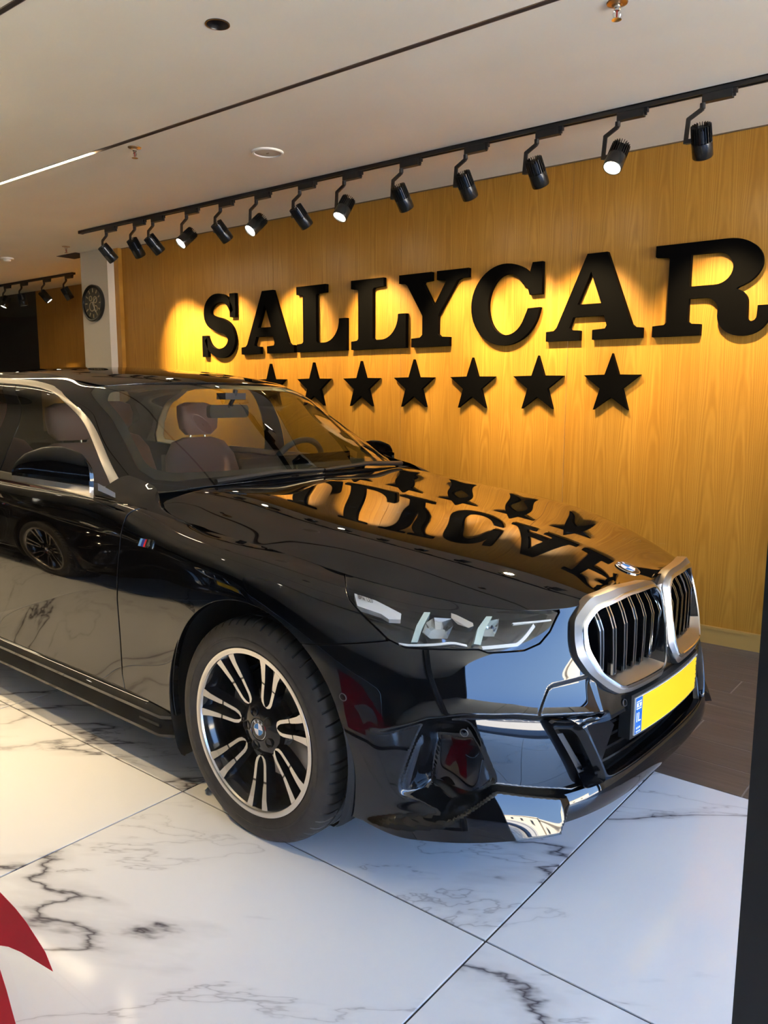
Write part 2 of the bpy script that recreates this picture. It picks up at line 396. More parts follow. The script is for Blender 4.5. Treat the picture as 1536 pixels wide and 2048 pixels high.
# ---------------------------------------------------------------- ceiling with its line channels
cl = struct(MB().box((-14, -6, H), (3.4, 1.495, H + .2)).box((-14, 1.52, H), (-2.496, 2.607, H + .2)).box((-2.296, 1.52, H), (3.4, 2.607, H + .2)).box((-2.496, 1.52, H), (-2.296, 1.938, H + .2)).box((-2.496, 2.138, H), (-2.296, 2.607, H + .2)).loft([[(-2.396 + .1 * max(-1, min(1, 1.42 * math.cos(a))), 2.038 + .1 * max(-1, min(1, 1.42 * math.sin(a))), H) for a in np.linspace(0, 2 * math.pi, 65)[:-1]], [(-2.396 + .042 * math.cos(a), 2.038 + .042 * math.sin(a), H) for a in np.linspace(0, 2 * math.pi, 65)[:-1]]]).box((-14, 2.635, H), (3.4, 5.62, H + .2)).build('ceiling', CEIL))
for k, (y0, y1, xe) in enumerate(((2.607, 2.635, -4.19), (1.495, 1.52, -4.4))):
    t = empty('linear_ceiling_channel', (0, y0, H)); tag(t, ('narrow bronze line channel in the ceiling, lit at its far left end', 'narrow bronze line channel at the ceiling corner, nearest the top left')[k], 'light fitting', 'line channels in the ceiling')
    MB().box((-14, 0, .022), (3.4, y1 - y0, .03)).build('channel_bed', ALU, t)
    for a in (0, y1 - y0 - .003): MB().box((-14, a, -.002), (3.4, a + .003, .03)).build('channel_lip', ALU, t)
    MB().box((-14, .004, .0), (xe, y1 - y0 - .004, .014)).build('led_strip', LED, t)
def lathe_obj(name, prof, m, parent, n=32, smooth=True): return MB().lathe(prof, n).build(name, m, parent, smooth)
t = tag(empty('recessed_downlight', (-2.396, 2.038, H)), 'round black recessed downlight hole, unlit, near the top left of the ceiling', 'downlight')
lathe_obj('baffle', [(.042, -.001), (.040, -.003), (.039, .0), (.036, .07), (.0, .072)], mat('black_baffle', (.01, .01, .01), .25), t)
lathe_obj('rim', [(.0445, 0), (.0445, -.003), (.040, -.003), (.040, .0)], BLK2, t)
t = tag(empty('ceiling_speaker', (-3.379, 3.206, H)), 'round cream ceiling speaker set flush in the ceiling', 'speaker')
cw = mat('cream_plastic', (.90, .88, .80), .4)
lathe_obj('ring', [(.088, 0), (.088, -.006), (.083, -.010), (.074, -.009), (.074, 0)], cw, t, 40)
lathe_obj('grille', [(.072, -.003), (.05, -.005), (0, -.006)], mat('speaker_cloth', (.64, .60, .50), .8), t, 40)
MB().box((-.01, -.003, -.008), (.01, .003, -.005)).build('badge', CHROME, t)
def sprinkler(x, y, label, far=False):
    t = tag(empty('fire_sprinkler', (x, y, H)), label, 'sprinkler', 'ceiling sprinklers')
    lathe_obj('escutcheon', [(.036, 0), (.034, -.004), (.018, -.008), (.014, -.006), (0, -.006)], mat('brass_plate', (.42, .30, .16), .3, 1.), t)
    lathe_obj('body', [(.012, -.004), (.012, -.018), (.008, -.02), (.008, -.026), (0, -.026)], CHROME, t, 16)
    for s in (-1, 1): MB().tube([(s * .008, 0, -.022), (s * .014, 0, -.034), (s * .010, 0, -.048), (0, 0, -.053)], .0025, 6).build('frame_arm', CHROME, t, True)
    MB().tube([(0, 0, -.026), (0, 0, -.05)], .003, 8).build('glass_bulb', mat('red_bulb', (.4, .03, .02), .2), t, True)
    lathe_obj('deflector', [(0, -.053), (.016, -.053), (.017, -.055), (0, -.056)], CHROME, t, 16)
sprinkler(-1.203, 2.773, 'brass sprinkler head at the top right edge of the ceiling')
sprinkler(-3.888, 2.707, 'chrome sprinkler head beside the lit end of the ceiling line')
sprinkler(-6.92, 4.05, 'small sprinkler head above the white column')
t = tag(empty('smoke_detector', (-7.95, 4.02, H)), 'small round white detector on the far left ceiling', 'detector')
lathe_obj('base', [(.06, 0), (.06, -.012), (.055, -.016), (0, -.016)], cw, t); lathe_obj('dome', [(.035, -.016), (.032, -.03), (.015, -.036), (0, -.036)], cw, t)
v = MB().box((-7.46, 4.26, H - .004), (-7.12, 4.45, H - .001)).build('ceiling_vent', mat('vent_black', (.004, .004, .004), .9)); tag(v, 'dark opening in the ceiling beside the white column', 'vent')
# ---------------------------------------------------------------- wall clock on the column
t = tag(empty('wall_clock', (-6.9, 4.30, 2.18)), 'round dark wall clock with skeleton dial on the white column', 'clock')
ck = MB().lathe([(.168, 0), (.168, -.030), (.160, -.036), (.146, -.034), (.142, -.016)], 40, 'y').build('rim', BLK2, t, True)
MB().lathe([(.143, -.014), (0, -.014)], 40, 'y').build('dial', mat('clock_dial', (.05, .045, .03), .5), t)
gold = mat('clock_brass', (.45, .36, .22), .4, .7)
for k in range(12):
    a = math.pi * k / 6; MB().bar((math.sin(a) * .10, -.018, math.cos(a) * .10), (math.sin(a) * .135, -.018, math.cos(a) * .135), .010, .004, (0, 1, 0)).build('hour_mark', gold, t)
for r_, x, z in ((.045, -.02, -.03), (.032, .035, .03), (.026, -.04, .045), (.03, .04, -.05)):
    m = MB(); m.lathe([(r_, -.016), (r_, -.020), (r_ - .008, -.020), (r_ - .008, -.016)], 20, 'y'); o = m.build('gear', gold, t); o.location = (x, 0, z)
for a, l in ((.9, .07), (2.6, .10)): MB().bar((0, -.024, 0), (math.sin(a) * l, -.024, math.cos(a) * l), .008, .003, (0, 1, 0)).build('hand', mat('clock_hand', (.5, .46, .36), .4), t)
gl = MB().lathe([(.146, -.034), (.08, -.037), (0, -.038)], 40, 'y')

# more recessed downlights of the room, over the left part of the floor
for k, (x, y) in enumerate(((-3.7, 1.05), (-5.0, 1.05), (-6.4, .75), (-2.6, .45))):
    t = tag(empty('recessed_downlight', (x, y, H)), ['lit recessed downlight over the left floor, nearest the car door', 'lit recessed downlight over the floor beside the rear of the car', 'lit recessed downlight over the far left floor', 'lit recessed downlight just left of the camera, before the car door'][k], 'downlight', 'lit ceiling downlights')
    lathe_obj('baffle', [(.042, -.001), (.040, -.003), (.037, .0), (.034, .05), (.0, .052)], MATS['black_baffle'], t)
    lathe_obj('rim', [(.0445, 0), (.0445, -.003), (.040, -.003), (.040, .0)], BLK2, t)
    lathe_obj('lit_disc', [(.036, -.0035), (0, -.004)], LENS, t)
    ld = bpy.data.lights.new('downlight_beam', 'SPOT'); ld.energy = DOWN_W; ld.color = (1., .72, .38); ld.spot_size = math.radians(75); ld.spot_blend = .7; ld.shadow_soft_size = .03
    lo = bpy.data.objects.new('downlight_beam', ld); COL.objects.link(lo); lo.parent = t; lo.location = (0, 0, -.01)
# ---------------------------------------------------------------- sign letters and stars
from mathutils.geometry import tessellate_polygon
def slab(name, loops, x0, wd, z0, ht, th=.032, extra=()):
    """solid letter: outline loops (outer + holes) in 0..1, standing off the wall"""
    vs_, fs = [], []
    for lp in [loops] + list(extra):
        pts = [[Vector((x0 + a * wd, 0, z0 + b * ht)) for a, b in l] for l in lp]
        flat = [p for l in pts for p in l]; tri = tessellate_polygon([[Vector((p.x, p.z, 0)) for p in l] for l in pts]); o = len(vs_); n = len(flat)
        vs_ += [(p.x, WY - th, p.z) for p in flat] + [(p.x, WY - .001, p.z) for p in flat]
        fs += [tuple(o + i for i in t) for t in tri] + [tuple(o + n + i for i in t[::-1]) for t in tri]
        k = o
        for l in pts:
            m = len(l); fs += [(k + i, k + n + i, k + n + (i + 1) % m, k + (i + 1) % m) for i in range(m)]; k += m
    xc = x0 + wd / 2
    me = bpy.data.meshes.new(name); me.from_pydata([(v[0] - xc, v[1] - WY, v[2] - z0) for v in vs_], [], fs); me.update()
    bm = bmesh.new(); bm.from_mesh(me); bmesh.ops.recalc_face_normals(bm, faces=bm.faces); bm.to_mesh(me); bm.free()
    return link(name, me, SIGN, None, (xc, WY, z0))
def arc(cx, cy, rx, ry, a0, a1, n=22): return [(cx + rx * math.cos(math.radians(a0 + (a1 - a0) * k / n)), cy + ry * math.sin(math.radians(a0 + (a1 - a0) * k / n))) for k in range(n + 1)]
LA = [[(0, 0), (.37, 0), (.37, .115), (.27, .125), (.255, .15), (.295, .275), (.615, .275), (.645, .16), (.63, .125), (.50, .115), (.50, 0), (1, 0), (1, .115), (.93, .125), (.895, .16), (.625, 1), (.42, 1), (.115, .16), (.085, .125), (0, .115)],
      [(.335, .42), (.465, .79), (.58, .42)]]
LL = [[(0, 0), (1, 0), (1, .475), (.865, .475)] + arc(.56, .46, .300, .33, 0, -90, 12) + [(.43, .13), (.405, .155), (.405, .845), (.43, .87), (.605, .88), (.605, 1), (0, 1), (0, .88), (.11, .87), (.135, .845), (.135, .155), (.11, .13), (0, .12)]]
LY = [[(.19, 0), (.745, 0), (.745, .12), (.615, .13), (.58, .165), (.58, .41), (.845, .855), (.90, .88), (1, .885), (1, 1), (.56, 1), (.56, .885), (.68, .875), (.69, .855), (.525, .55), (.365, .855), (.375, .875), (.485, .885), (.485, 1), (0, 1), (0, .885), (.09, .875), (.125, .845), (.355, .42), (.355, .165), (.32, .13), (.19, .12)]]
LC = [arc(.49, .49, .49, .515, -14, -318, 40) + [(.835, .885), (.865, .985), (1.0, .985), (1.0, .59), (.835, .59), (.80, .70)] + arc(.525, .49, .275, .385, 38, 322, 32) + [(.80, .385), (.815, .425), (.98, .43)]]
LR = [[(0, 0), (.455, 0), (.455, .12), (.36, .13), (.335, .155), (.335, .40)] + arc(.47, .27, .13, .13, 90, 0, 8) + [(.60, .20)] + arc(.825, .20, .225, .225, 180, 360, 18) + [(1.055, .285), (.945, .285)] + arc(.90, .18, .042, .055, 0, -180, 8) + [(.857, .30)] + arc(.70, .33, .157, .15, 0, 70, 8) + arc(.66, .735, .305, .265, -68, 90, 20) + [(.60, 1), (0, 1), (0, .88), (.11, .87), (.135, .845), (.135, .155), (.11, .13), (0, .12)],
      [(.335, .53), (.335, .87)] + arc(.56, .70, .155, .17, 90, -90, 14)]
_sp = np.array([(.855, .70), (.80, .80), (.68, .90), (.50, .935), (.30, .89), (.185, .77), (.20, .64), (.34, .555), (.56, .50), (.76, .41), (.83, .27), (.74, .13), (.54, .068), (.34, .10), (.19, .20), (.13, .31)])
_c = chord(_sp); _q = np.linspace(0, _c[-1], 60); _cl = spline1(_c, _sp, _q); _t = np.gradient(_cl, axis=0); _t /= np.linalg.norm(_t, axis=1, keepdims=True); _nn = np.stack([-_t[:, 1], _t[:, 0]], 1)
_wd = np.interp(_q / _c[-1], [0, .12, .25, .5, .75, .88, 1], [.045, .06, .085, .118, .085, .06, .045])[:, None]
LS = [[tuple(p) for p in np.concatenate([_cl + _nn * _wd, (_cl - _nn * _wd)[::-1]])]]
S_X = [[[(.80, .985), (.95, .985), (.945, .62), (.80, .62)]], [[(.02, .36), (.165, .36), (.17, .02), (.02, .02)]]]
ltr = [('letter_S', LS, -5.452, .455, 1.640, .512, S_X, 'first'), ('letter_A', LA, -4.955, .592, 1.657, .478, (), 'beside the S'), ('letter_L', LL, -4.332, .495, 1.657, .478, (), 'beside the first A'), ('letter_L', LL, -3.790, .487, 1.657, .478, (), 'beside the Y'),
       ('letter_Y', LY, -3.362, .552, 1.657, .478, (), ''), ('letter_C', LC, -2.786, .492, 1.657, .475, (), ''), ('letter_A', LA, -2.258, .582, 1.657, .480, (), 'beside the R'), ('letter_R', LR, -1.620, .562, 1.657, .478, (), 'last')]
lab = {0: 'black cut-out letter S that starts the wall sign', 1: 'black cut-out letter A right after the S on the wall sign', 2: 'black cut-out letter L right after the first A on the wall sign', 3: 'black cut-out letter L right before the Y on the wall sign',
       4: 'black cut-out letter Y in the middle of the wall sign', 5: 'black cut-out letter C between the Y and an A on the wall sign', 6: 'black cut-out letter A between C and R on the wall sign', 7: 'large black cut-out letter R that ends the wall sign'}
for k, (nm, lp, x0, wd, z0, ht, ex, _) in enumerate(ltr):
    tag(slab(nm.split('_')[0] + '_' + nm[-1].lower(), lp, x0, wd, z0, ht, extra=ex), lab[k], 'letter', 'letters of the wall sign')
R_ = .176; SI = [(R_ * (1 if k % 2 == 0 else .40) * math.sin(math.pi * k / 5), R_ * (1 if k % 2 == 0 else .40) * math.cos(math.pi * k / 5)) for k in range(10)]
words = ['first black star from the left under the sign, half hidden by the car roof', 'second black star from the left under the sign, lower part hidden by the car', 'third black star from the left under the wall sign', 'fourth black star, in the middle of the row under the sign', 'third black star from the right under the wall sign', 'second black star from the right under the wall sign', 'rightmost black star in the row under the wall sign']
for k in range(7):
    v, f_ = prism(SI, -.028, -.001, lambda a, b, d: (a, d, b))
    tag(raw('wall_star', v, f_, SIGN, None, False, (-1.842 - .4655 * (6 - k), WY, 1.402)), words[k], 'star', 'stars under the wall sign')
# ---------------------------------------------------------------- track lighting
def rail(x0, x1, y, label):
    t = tag(empty('track_rail', (x0, y, H)), label, 'track rail')
    MB().box((0, -.018, -.022), (x1 - x0, -.008, 0)).box((0, .008, -.022), (x1 - x0, .018, 0)).box((0, -.018, -.005), (x1 - x0, .018, 0)).build('profile', BLK, t)
    MB().box((-.01, -.019, -.024), (.012, .019, 0)).build('end_cap', BLK, t)
rail(-6.175, 3.3, 3.752, 'long black lighting track on the ceiling in front of the sign wall')
rail(-13.5, -8.29, 4.93, 'short black lighting track far left behind the white column')
_lm = {}
def lamp(x, y, aim, label, power=None, size=60, group='track spotlights of the sign wall', drop=.0):
    t = tag(empty('track_spotlight', (x, y, H)), label, 'spotlight', group)
    def part(name, key, fn, m, sm=False):
        if key not in _lm:
            o = fn().build(name, m, t, sm); _lm[key] = o.data
        else:
            o = bpy.data.objects.new(name, _lm[key]); COL.objects.link(o); o.parent = t
        return o
    part('track_adapter', 'ad', lambda: MB().box((.0, -.016, -.056), (.125, .016, -.020)).box((.125, -.010, -.040), (.142, .010, -.022)).box((.128, -.006, -.052), (.136, .006, -.036)), BLK)
    part('swivel', 'sw', lambda: MB().lathe([(.0, -.056), (.012, -.056), (.012, -.078), (0, -.078)], 14), BLK)
    pv = Vector((-.012, 0, -.205))                    # pivot at the side of the head
    part('arm', 'arm', lambda: MB().bar((.0, 0, -.070), (-.004, 0, -.084), .018, .012, (0, 1, 0)).bar((-.002, 0, -.080), (-.060, 0, -.112), .018, .010, (0, 1, 0)).bar((-.058, 0, -.106), (-.066, 0, -.212), .018, .010, (0, 1, 0)).bar((-.066, 0, -.205), (-.040, 0, -.205), .018, .018), BLK)
    d = Vector(aim).normalized(); q = Vector((0, 0, -1)).rotation_difference(d)
    def body():
        m = MB(); m.lathe([(.0, .058), (.020, .060), (.036, .055), (.0385, .048), (.0395, -.01)], 40); return m
    hd = part('lamp_head', 'hd', lambda: MB().lathe([(.0, .050), (.030, .050), (.034, .046), (.036, -.008), (.0435, -.010), (.0445, -.014), (.0445, -.074), (.0425, -.078), (.039, -.078), (.036, -.068)], 36), BLK2, True)
    fin = []
    def fins():
        m = MB()
        for k in range(22):
            a = 2 * math.pi * k / 22; c, s = math.cos(a), math.sin(a)
            m.bar((c * .0375, s * .0375, -.012), (c * .0365, s * .0365, .060), .0028, .014, (c, s, 0))
        return m
    fn_ = part('heat_sink_fins', 'fin', fins, BLK2)
    ln = part('lens', 'ln', lambda: MB().lathe([(.0385, -.070), (.02, -.0725), (0, -.073)], 30), LENS if power else LENS, True)
    pos = Vector((.004, 0, -.205))
    for o in (hd, fn_, ln): o.rotation_mode = 'QUATERNION'; o.rotation_quaternion = q; o.location = pos
    if power:
        ld = bpy.data.lights.new('spot_beam', 'SPOT'); ld.energy = power; ld.color = (1., .74, .39); ld.spot_size = math.radians(size); ld.spot_blend = .75; ld.shadow_soft_size = .03
        lo = bpy.data.objects.new('spot_beam', ld); COL.objects.link(lo); lo.parent = t; lo.location = pos + d * .082
        lo.rotation_mode = 'QUATERNION'; lo.rotation_quaternion = q
    return t
WALL_AIM = (.0, .60, -.80)
spots = [(-5.81, 'w'), (-5.43, 'v'), (-5.20, 'w'), (-4.80, 'r'), (-4.43, 'w'), (-4.07, 'r'), (-3.67, 'w'), (-3.30, 'r2'), (-2.87, 'w2'), (-2.44, 'w2'), (-2.02, 'w2'), (-1.60, 'r2'), (-1.215, 'v')]
AIM = {'w': (.12, .60, -.67), 'w2': (.02, .58, -.74), 'v': (-.08, .58, -.76), 'r': (-.10, -.66, -.62), 'r2': (-.06, -.52, -.80)}
ordn = ['first', 'second', 'third', 'fourth', 'fifth', 'sixth', 'seventh', 'eighth', 'ninth', 'tenth', 'eleventh', 'twelfth', 'thirteenth']
for k, (x, a) in enumerate(spots):
    how = 'lit white lens turned to the room' if a[0] == 'r' else ('pointing straight down' if a == 'v' else 'tilted to the sign wall')
    lamp(x, 3.752, AIM[a], '%s black track spotlight from the left, %s' % (ordn[k], how), LAMP_W * (1 if a[0] != 'r' else 1.2), 54)
for k, (x, a) in enumerate([(-9.85, 'r2'), (-9.45, 'w'), (-8.93, 'w'), (-8.46, 'r2')]):
    lamp(x, 4.93, [(-.1, -.4, -.9), (.05, .2, -.95), (.4, .5, -.75), (.15, .45, -.85)][k], ['far left track spotlight with a lit white lens before the dark wall', 'far left dark track spotlight beside the lit one', 'tilted dark spotlight before the far orange wood wall', 'spotlight at the end of the far left track, beside the white column'][k], LAMP_W * 1.1, 60, 'track spotlights of the far bay')
# ---------------------------------------------------------------- the car's skin (half, y >= 0), front axle at x = 0
BELT = [  # rows bottom to top, columns from the nose round the corner to the door
 [(.905,0,.185),(.902,.2,.185),(.880,.40,.185),(.830,.56,.185),(.738,.695,.190),(.635,.790,.190),(.535,.850,.190),(.430,.892,.190),(.24,.905,.190),(-.02,.910,.190),(-.24,.910,.190),(-.46,.908,.190),(-.72,.905,.190)],
 [(.911,0,.250),(.907,.2,.250),(.884,.40,.250),(.830,.56,.250),(.738,.705,.250),(.634,.803,.250),(.533,.865,.250),(.427,.905,.250),(.24,.922,.250),(-.02,.926,.250),(-.24,.924,.255),(-.46,.914,.258),(-.72,.905,.260)],
 [(.913,0,.330),(.909,.2,.330),(.882,.40,.330),(.822,.56,.330),(.724,.715,.330),(.620,.818,.330),(.520,.880,.335),(.415,.918,.338),(.23,.937,.345),(-.02,.941,.350),(-.24,.936,.350),(-.46,.920,.350),(-.72,.907,.350)],
 [(.906,0,.430),(.901,.2,.430),(.868,.40,.430),(.804,.56,.430),(.706,.720,.430),(.602,.825,.432),(.502,.890,.438),(.396,.930,.445),(.22,.948,.455),(-.02,.950,.465),(-.24,.941,.470),(-.46,.922,.470),(-.72,.913,.470)],
 [(.886,0,.530),(.879,.2,.530),(.840,.40,.530),(.778,.56,.530),(.680,.722,.535),(.575,.827,.545),(.475,.890,.560),(.365,.929,.580),(.20,.948,.600),(-.02,.952,.620),(-.24,.945,.625),(-.46,.930,.625),(-.72,.924,.625)],
 [(.872,0,.620),(.863,.2,.620),(.818,.40,.620),(.752,.56,.620),(.645,.720,.632),(.535,.822,.652),(.435,.880,.674),(.320,.920,.702),(.17,.941,.735),(-.03,.948,.765),(-.24,.943,.775),(-.46,.931,.778),(-.72,.926,.782)],
 [(.860,0,.700),(.849,.2,.700),(.800,.40,.692),(.722,.56,.692),(.600,.712,.714),(.475,.804,.744),(.370,.854,.766),(.270,.885,.786),(.13,.910,.812),(-.06,.926,.838),(-.25,.924,.852),(-.46,.919,.868),(-.71,.915,.900)],
 [(.842,0,.768),(.838,.2,.786),(.785,.40,.757),(.665,.56,.756),(.500,.675,.783),(.360,.735,.808),(.250,.765,.826),(.170,.780,.840),(.07,.792,.857),(-.08,.803,.876),(-.25,.806,.889),(-.46,.808,.908),(-.70,.852,.950)],
]
REAR = [  # x, y factor for the columns behind the front door's edge
 (-1.20, 1.0), (-1.75, 1.003), (-2.30, 1.006), (-2.75, 1.018), (-3.05, 1.02), (-3.45, .995), (-3.80, .93), (-4.02, .76), (-4.12, .42), (-4.15, 0)]
YS = [.900, .904, .906, .914, .925, .927, .914, .868]
ZS = [.190, .260, .350, .470, .628, .785, .920, .966]
ZR = [.30, .36, .43, .53, .66, .80, .96, 1.06]
def belt_net():
    rows = []
    for r in range(8):
        row = list(BELT[r])
        for x, k in REAR:
            w = min(max((-x - 1.2) / 2.9, 0), 1) ** 1.5
            row.append((x + (0.05 if r in (0, 7) and x < -3.9 else 0), YS[r] * k, ZS[r] * (1 - w) + ZR[r] * w))
        rows.append(row)
    return np.array(rows)
BN = belt_net()
UK = np.mean([chord(BN[r]) for r in (2, 4, 6)], 0)
VK = chord(np.stack([BN[r][8] for r in range(8)]))
def belt_mesh(u0=0., u1=None, du=.007, dv=.007):
    u1 = UK[-1] if u1 is None else u1
    uq = np.linspace(u0, u1, max(int((u1 - u0) / du), 4)); vq = np.linspace(0, VK[-1], int(VK[-1] / dv))
    P = net_surface(BN, uq, vq, UK, VK)
    P[:, :, 1] = np.maximum(P[:, :, 1], 0) if u0 <= 0 else P[:, :, 1]
    S = np.broadcast_to(uq[None, :, None], P.shape[:2] + (1,))
    V, T = grid_mesh(P, extra=S)      # V columns: 0-2 position, 3-5 normal, 6 = distance round the body
    if u0 <= 0: 
        k = np.abs(V[:, 1]) < 1e-6; V[k, 4] = 0; V[:, 3:6] /= np.linalg.norm(V[:, 3:6], axis=1, keepdims=True)
    return V, T
def tps(pts, vals):
    """thin-plate surface through scattered heights"""
    pts = np.array(pts, float); vals = np.array(vals, float); n = len(pts)
    U = lambda r2: np.where(r2 > 1e-14, .5 * r2 * np.log(np.maximum(r2, 1e-14)), 0)
    K = U(((pts[:, None] - pts[None]) ** 2).sum(2)) + 2e-5 * np.eye(n)
    Q = np.concatenate([np.ones((n, 1)), pts], 1)
    A = np.zeros((n + 3, n + 3)); A[:n, :n] = K; A[:n, n:] = Q; A[n:, :n] = Q.T
    c = np.linalg.solve(A, np.concatenate([vals, np.zeros(3)]))
    def f(q):
        q = np.asarray(q, float); out = np.empty(len(q))
        for k in range(0, len(q), 20000):
            b = q[k:k + 20000]
            out[k:k + 20000] = U(((b[:, None] - pts[None]) ** 2).sum(2)) @ c[:n] + c[n] + b @ c[n + 1:]
        return out
    return f
HOOD_PTS = [(x, 0, z) for x, z in ((-.78,1.036),(-.62,1.010),(-.40,.980),(-.15,.950),(.15,.914),(.40,.879),(.60,.841),(.72,.808),(.79,.785),(.842,.762),(.90,.722))]
HOOD_PTS += [(-.70,.40,1.010),(-.45,.40,.980),(-.10,.40,.939),(.20,.40,.899),(.45,.40,.864),(.60,.40,.830),(.70,.30,.810),(.78,.22,.800),
             (-.72,.60,.998),(-.47,.60,.968),(-.07,.60,.924),(.28,.60,.876),(.439,.55,.848),(.593,.48,.808),
             (-.60,.70,.962),(-.47,.72,.944),(-.25,.72,.922),(-.07,.72,.902),(.109,.72,.877),(.25,.70,.850),(.40,.66,.822)]
HOOD_PTS += [tuple(BN[7][c]) for c in range(0, 12)] + [tuple(BN[6][c] * .5 + BN[7][c] * .5) for c in (7, 8, 9, 10, 11)] + [(-.60,.79,.935),(-.66,.79,.965),(-.74,.79,.985)]
_P = np.array(HOOD_PTS)
_HI = [(i, j) for i in range(6) for j in range(6) if i + j <= 7]
_hc = np.array([0.94800,-0.12556,0.45776,-0.67722,0.20753,0.05394,-0.11144,-0.02542,-0.07929,0.52587,-0.82486,0.37216,-0.04373,0.13135,-0.32254,0.04233,-0.06519,0.06609,-0.08335,0.09162,-0.69219,0.32254,0.09752,-0.08353,-0.08614,-0.26269,0.28912,0.06676,0.17103,-0.41776])
def _hb(x, y): q = y * y / .64; return np.stack([x**i * q**j for i, j in _HI], 1)
_res = _P[:, 2] - _hb(_P[:, 0], _P[:, 1]) @ _hc
_edge = np.arange(len(_P)) >= 32                       # the rim of the bonnet is met closely, its middle stays fair
_rp = np.array(list(zip(_P[:, 0], _P[:, 1], np.where(_edge, _res, 0)))); _rp = np.concatenate([_rp, _rp[_rp[:, 1] > 1e-6] * [1, -1, 1]])
_rt = tps(_rp[:, :2], _rp[:, 2])
def hood_z(q):
    q = np.asarray(q, float); x, y = q[:, 0], np.abs(q[:, 1])
    ye = np.interp(x, BN[7][:13, 0][::-1], BN[7][:13, 1][::-1]); d = np.minimum(np.clip(ye - y, 0, 1), np.clip(.86 - x, 0, 1) * .6)
    t = np.clip(1 - d / .11, 0, 1); w_ = t * t * (3 - 2 * t)
    return _hb(x, y) @ _hc + _rt(q) * w_
def hood_mesh(d=.008):
    xs = np.arange(-.80, .90, d); ys = np.arange(-.86, .8601, d)
    X, Y = np.meshgrid(xs, ys)
    Z = hood_z(np.stack([X.ravel(), Y.ravel()], 1)).reshape(X.shape)
    return grid_mesh(np.stack([X, Y, Z], 2))
# greenhouse: a ring of glass and pillars from the cowl to the roof edge (half, y >= 0)
GH = [
 [(-.600,0,1.010),(-.632,.35,1.004),(-.700,.60,.992),(-.790,.755,.976),(-1.02,.838,.966),(-1.5,.852,.972),(-2.2,.856,.985),(-2.75,.835,1.00),(-3.22,.72,1.03),(-3.42,.42,1.05),(-3.48,0,1.055)],
 [(-.835,0,1.142),(-.862,.33,1.137),(-.918,.570,1.124),(-1.000,.710,1.108),(-1.19,.787,1.112),(-1.6,.800,1.127),(-2.22,.804,1.14),(-2.74,.782,1.14),(-3.12,.68,1.15),(-3.30,.39,1.17),(-3.35,0,1.175)],
 [(-1.078,0,1.272),(-1.100,.315,1.267),(-1.148,.550,1.255),(-1.225,.665,1.250),(-1.40,.722,1.268),(-1.72,.737,1.290),(-2.25,.740,1.30),(-2.70,.716,1.28),(-2.99,.62,1.28),(-3.10,.35,1.29),(-3.14,0,1.295)],
 [(-1.330,0,1.391),(-1.348,.30,1.387),(-1.388,.535,1.376),(-1.450,.620,1.370),(-1.60,.650,1.392),(-1.90,.662,1.414),(-2.28,.662,1.42),(-2.60,.640,1.40),(-2.82,.56,1.385),(-2.90,.32,1.395),(-2.93,0,1.40)],
 [(-1.375,0,1.404),(-1.393,.29,1.400),(-1.430,.510,1.390),(-1.490,.575,1.392),(-1.64,.595,1.418),(-1.92,.605,1.438),(-2.28,.605,1.442),(-2.58,.585,1.425),(-2.78,.51,1.41),(-2.86,.30,1.42),(-2.88,0,1.425)],
]
GN = np.array(GH)
GUK = np.mean([chord(GN[r]) for r in (0, 2, 3)], 0); GVK = chord(GN[:, 2])
def green_mesh(d=.01):
    uq = np.linspace(0, GUK[-1], int(GUK[-1] / d)); vq = np.linspace(0, GVK[-1], int(GVK[-1] / d))
    P = net_surface(GN, uq, vq, GUK, GVK); P[:, :, 1] = np.maximum(P[:, :, 1], 0)
    ex = np.stack(np.broadcast_arrays(uq[None, :], vq[:, None]), 2)
    V, T = grid_mesh(P, extra=ex)
    k = np.abs(V[:, 1]) < 1e-6; V[k, 4] = 0; V[:, 3:6] /= np.linalg.norm(V[:, 3:6], axis=1, keepdims=True)
    return V, T
ROOF_C = f1([-2.93, -2.6, -2.2, -1.9, -1.6, -1.40, -1.33], [1.400, 1.450, 1.477, 1.472, 1.446, 1.412, 1.393])
def roof_mesh(n=70, m=61):
    u = np.linspace(0, 1, n); w = np.linspace(-1, 1, m)
    Uq, W = np.meshgrid(u, w)
    yf = .53 + .10 * np.clip(np.sin(np.pi * Uq), 0, 1) ** .5
    Y = W * yf
    xf = -1.332 - .045 * (Y / .53) ** 2; xr = -2.92 + .05 * (Y / .55) ** 2
    X = xf + (xr - xf) * Uq
    k = .034 + .012 * np.sin(np.pi * np.clip(Uq, 0, 1)) ** .7
    Z = ROOF_C(X) - k * np.abs(W) ** 2.4 + .004
    return grid_mesh(np.stack([X, Y, Z], 2), flip=True)
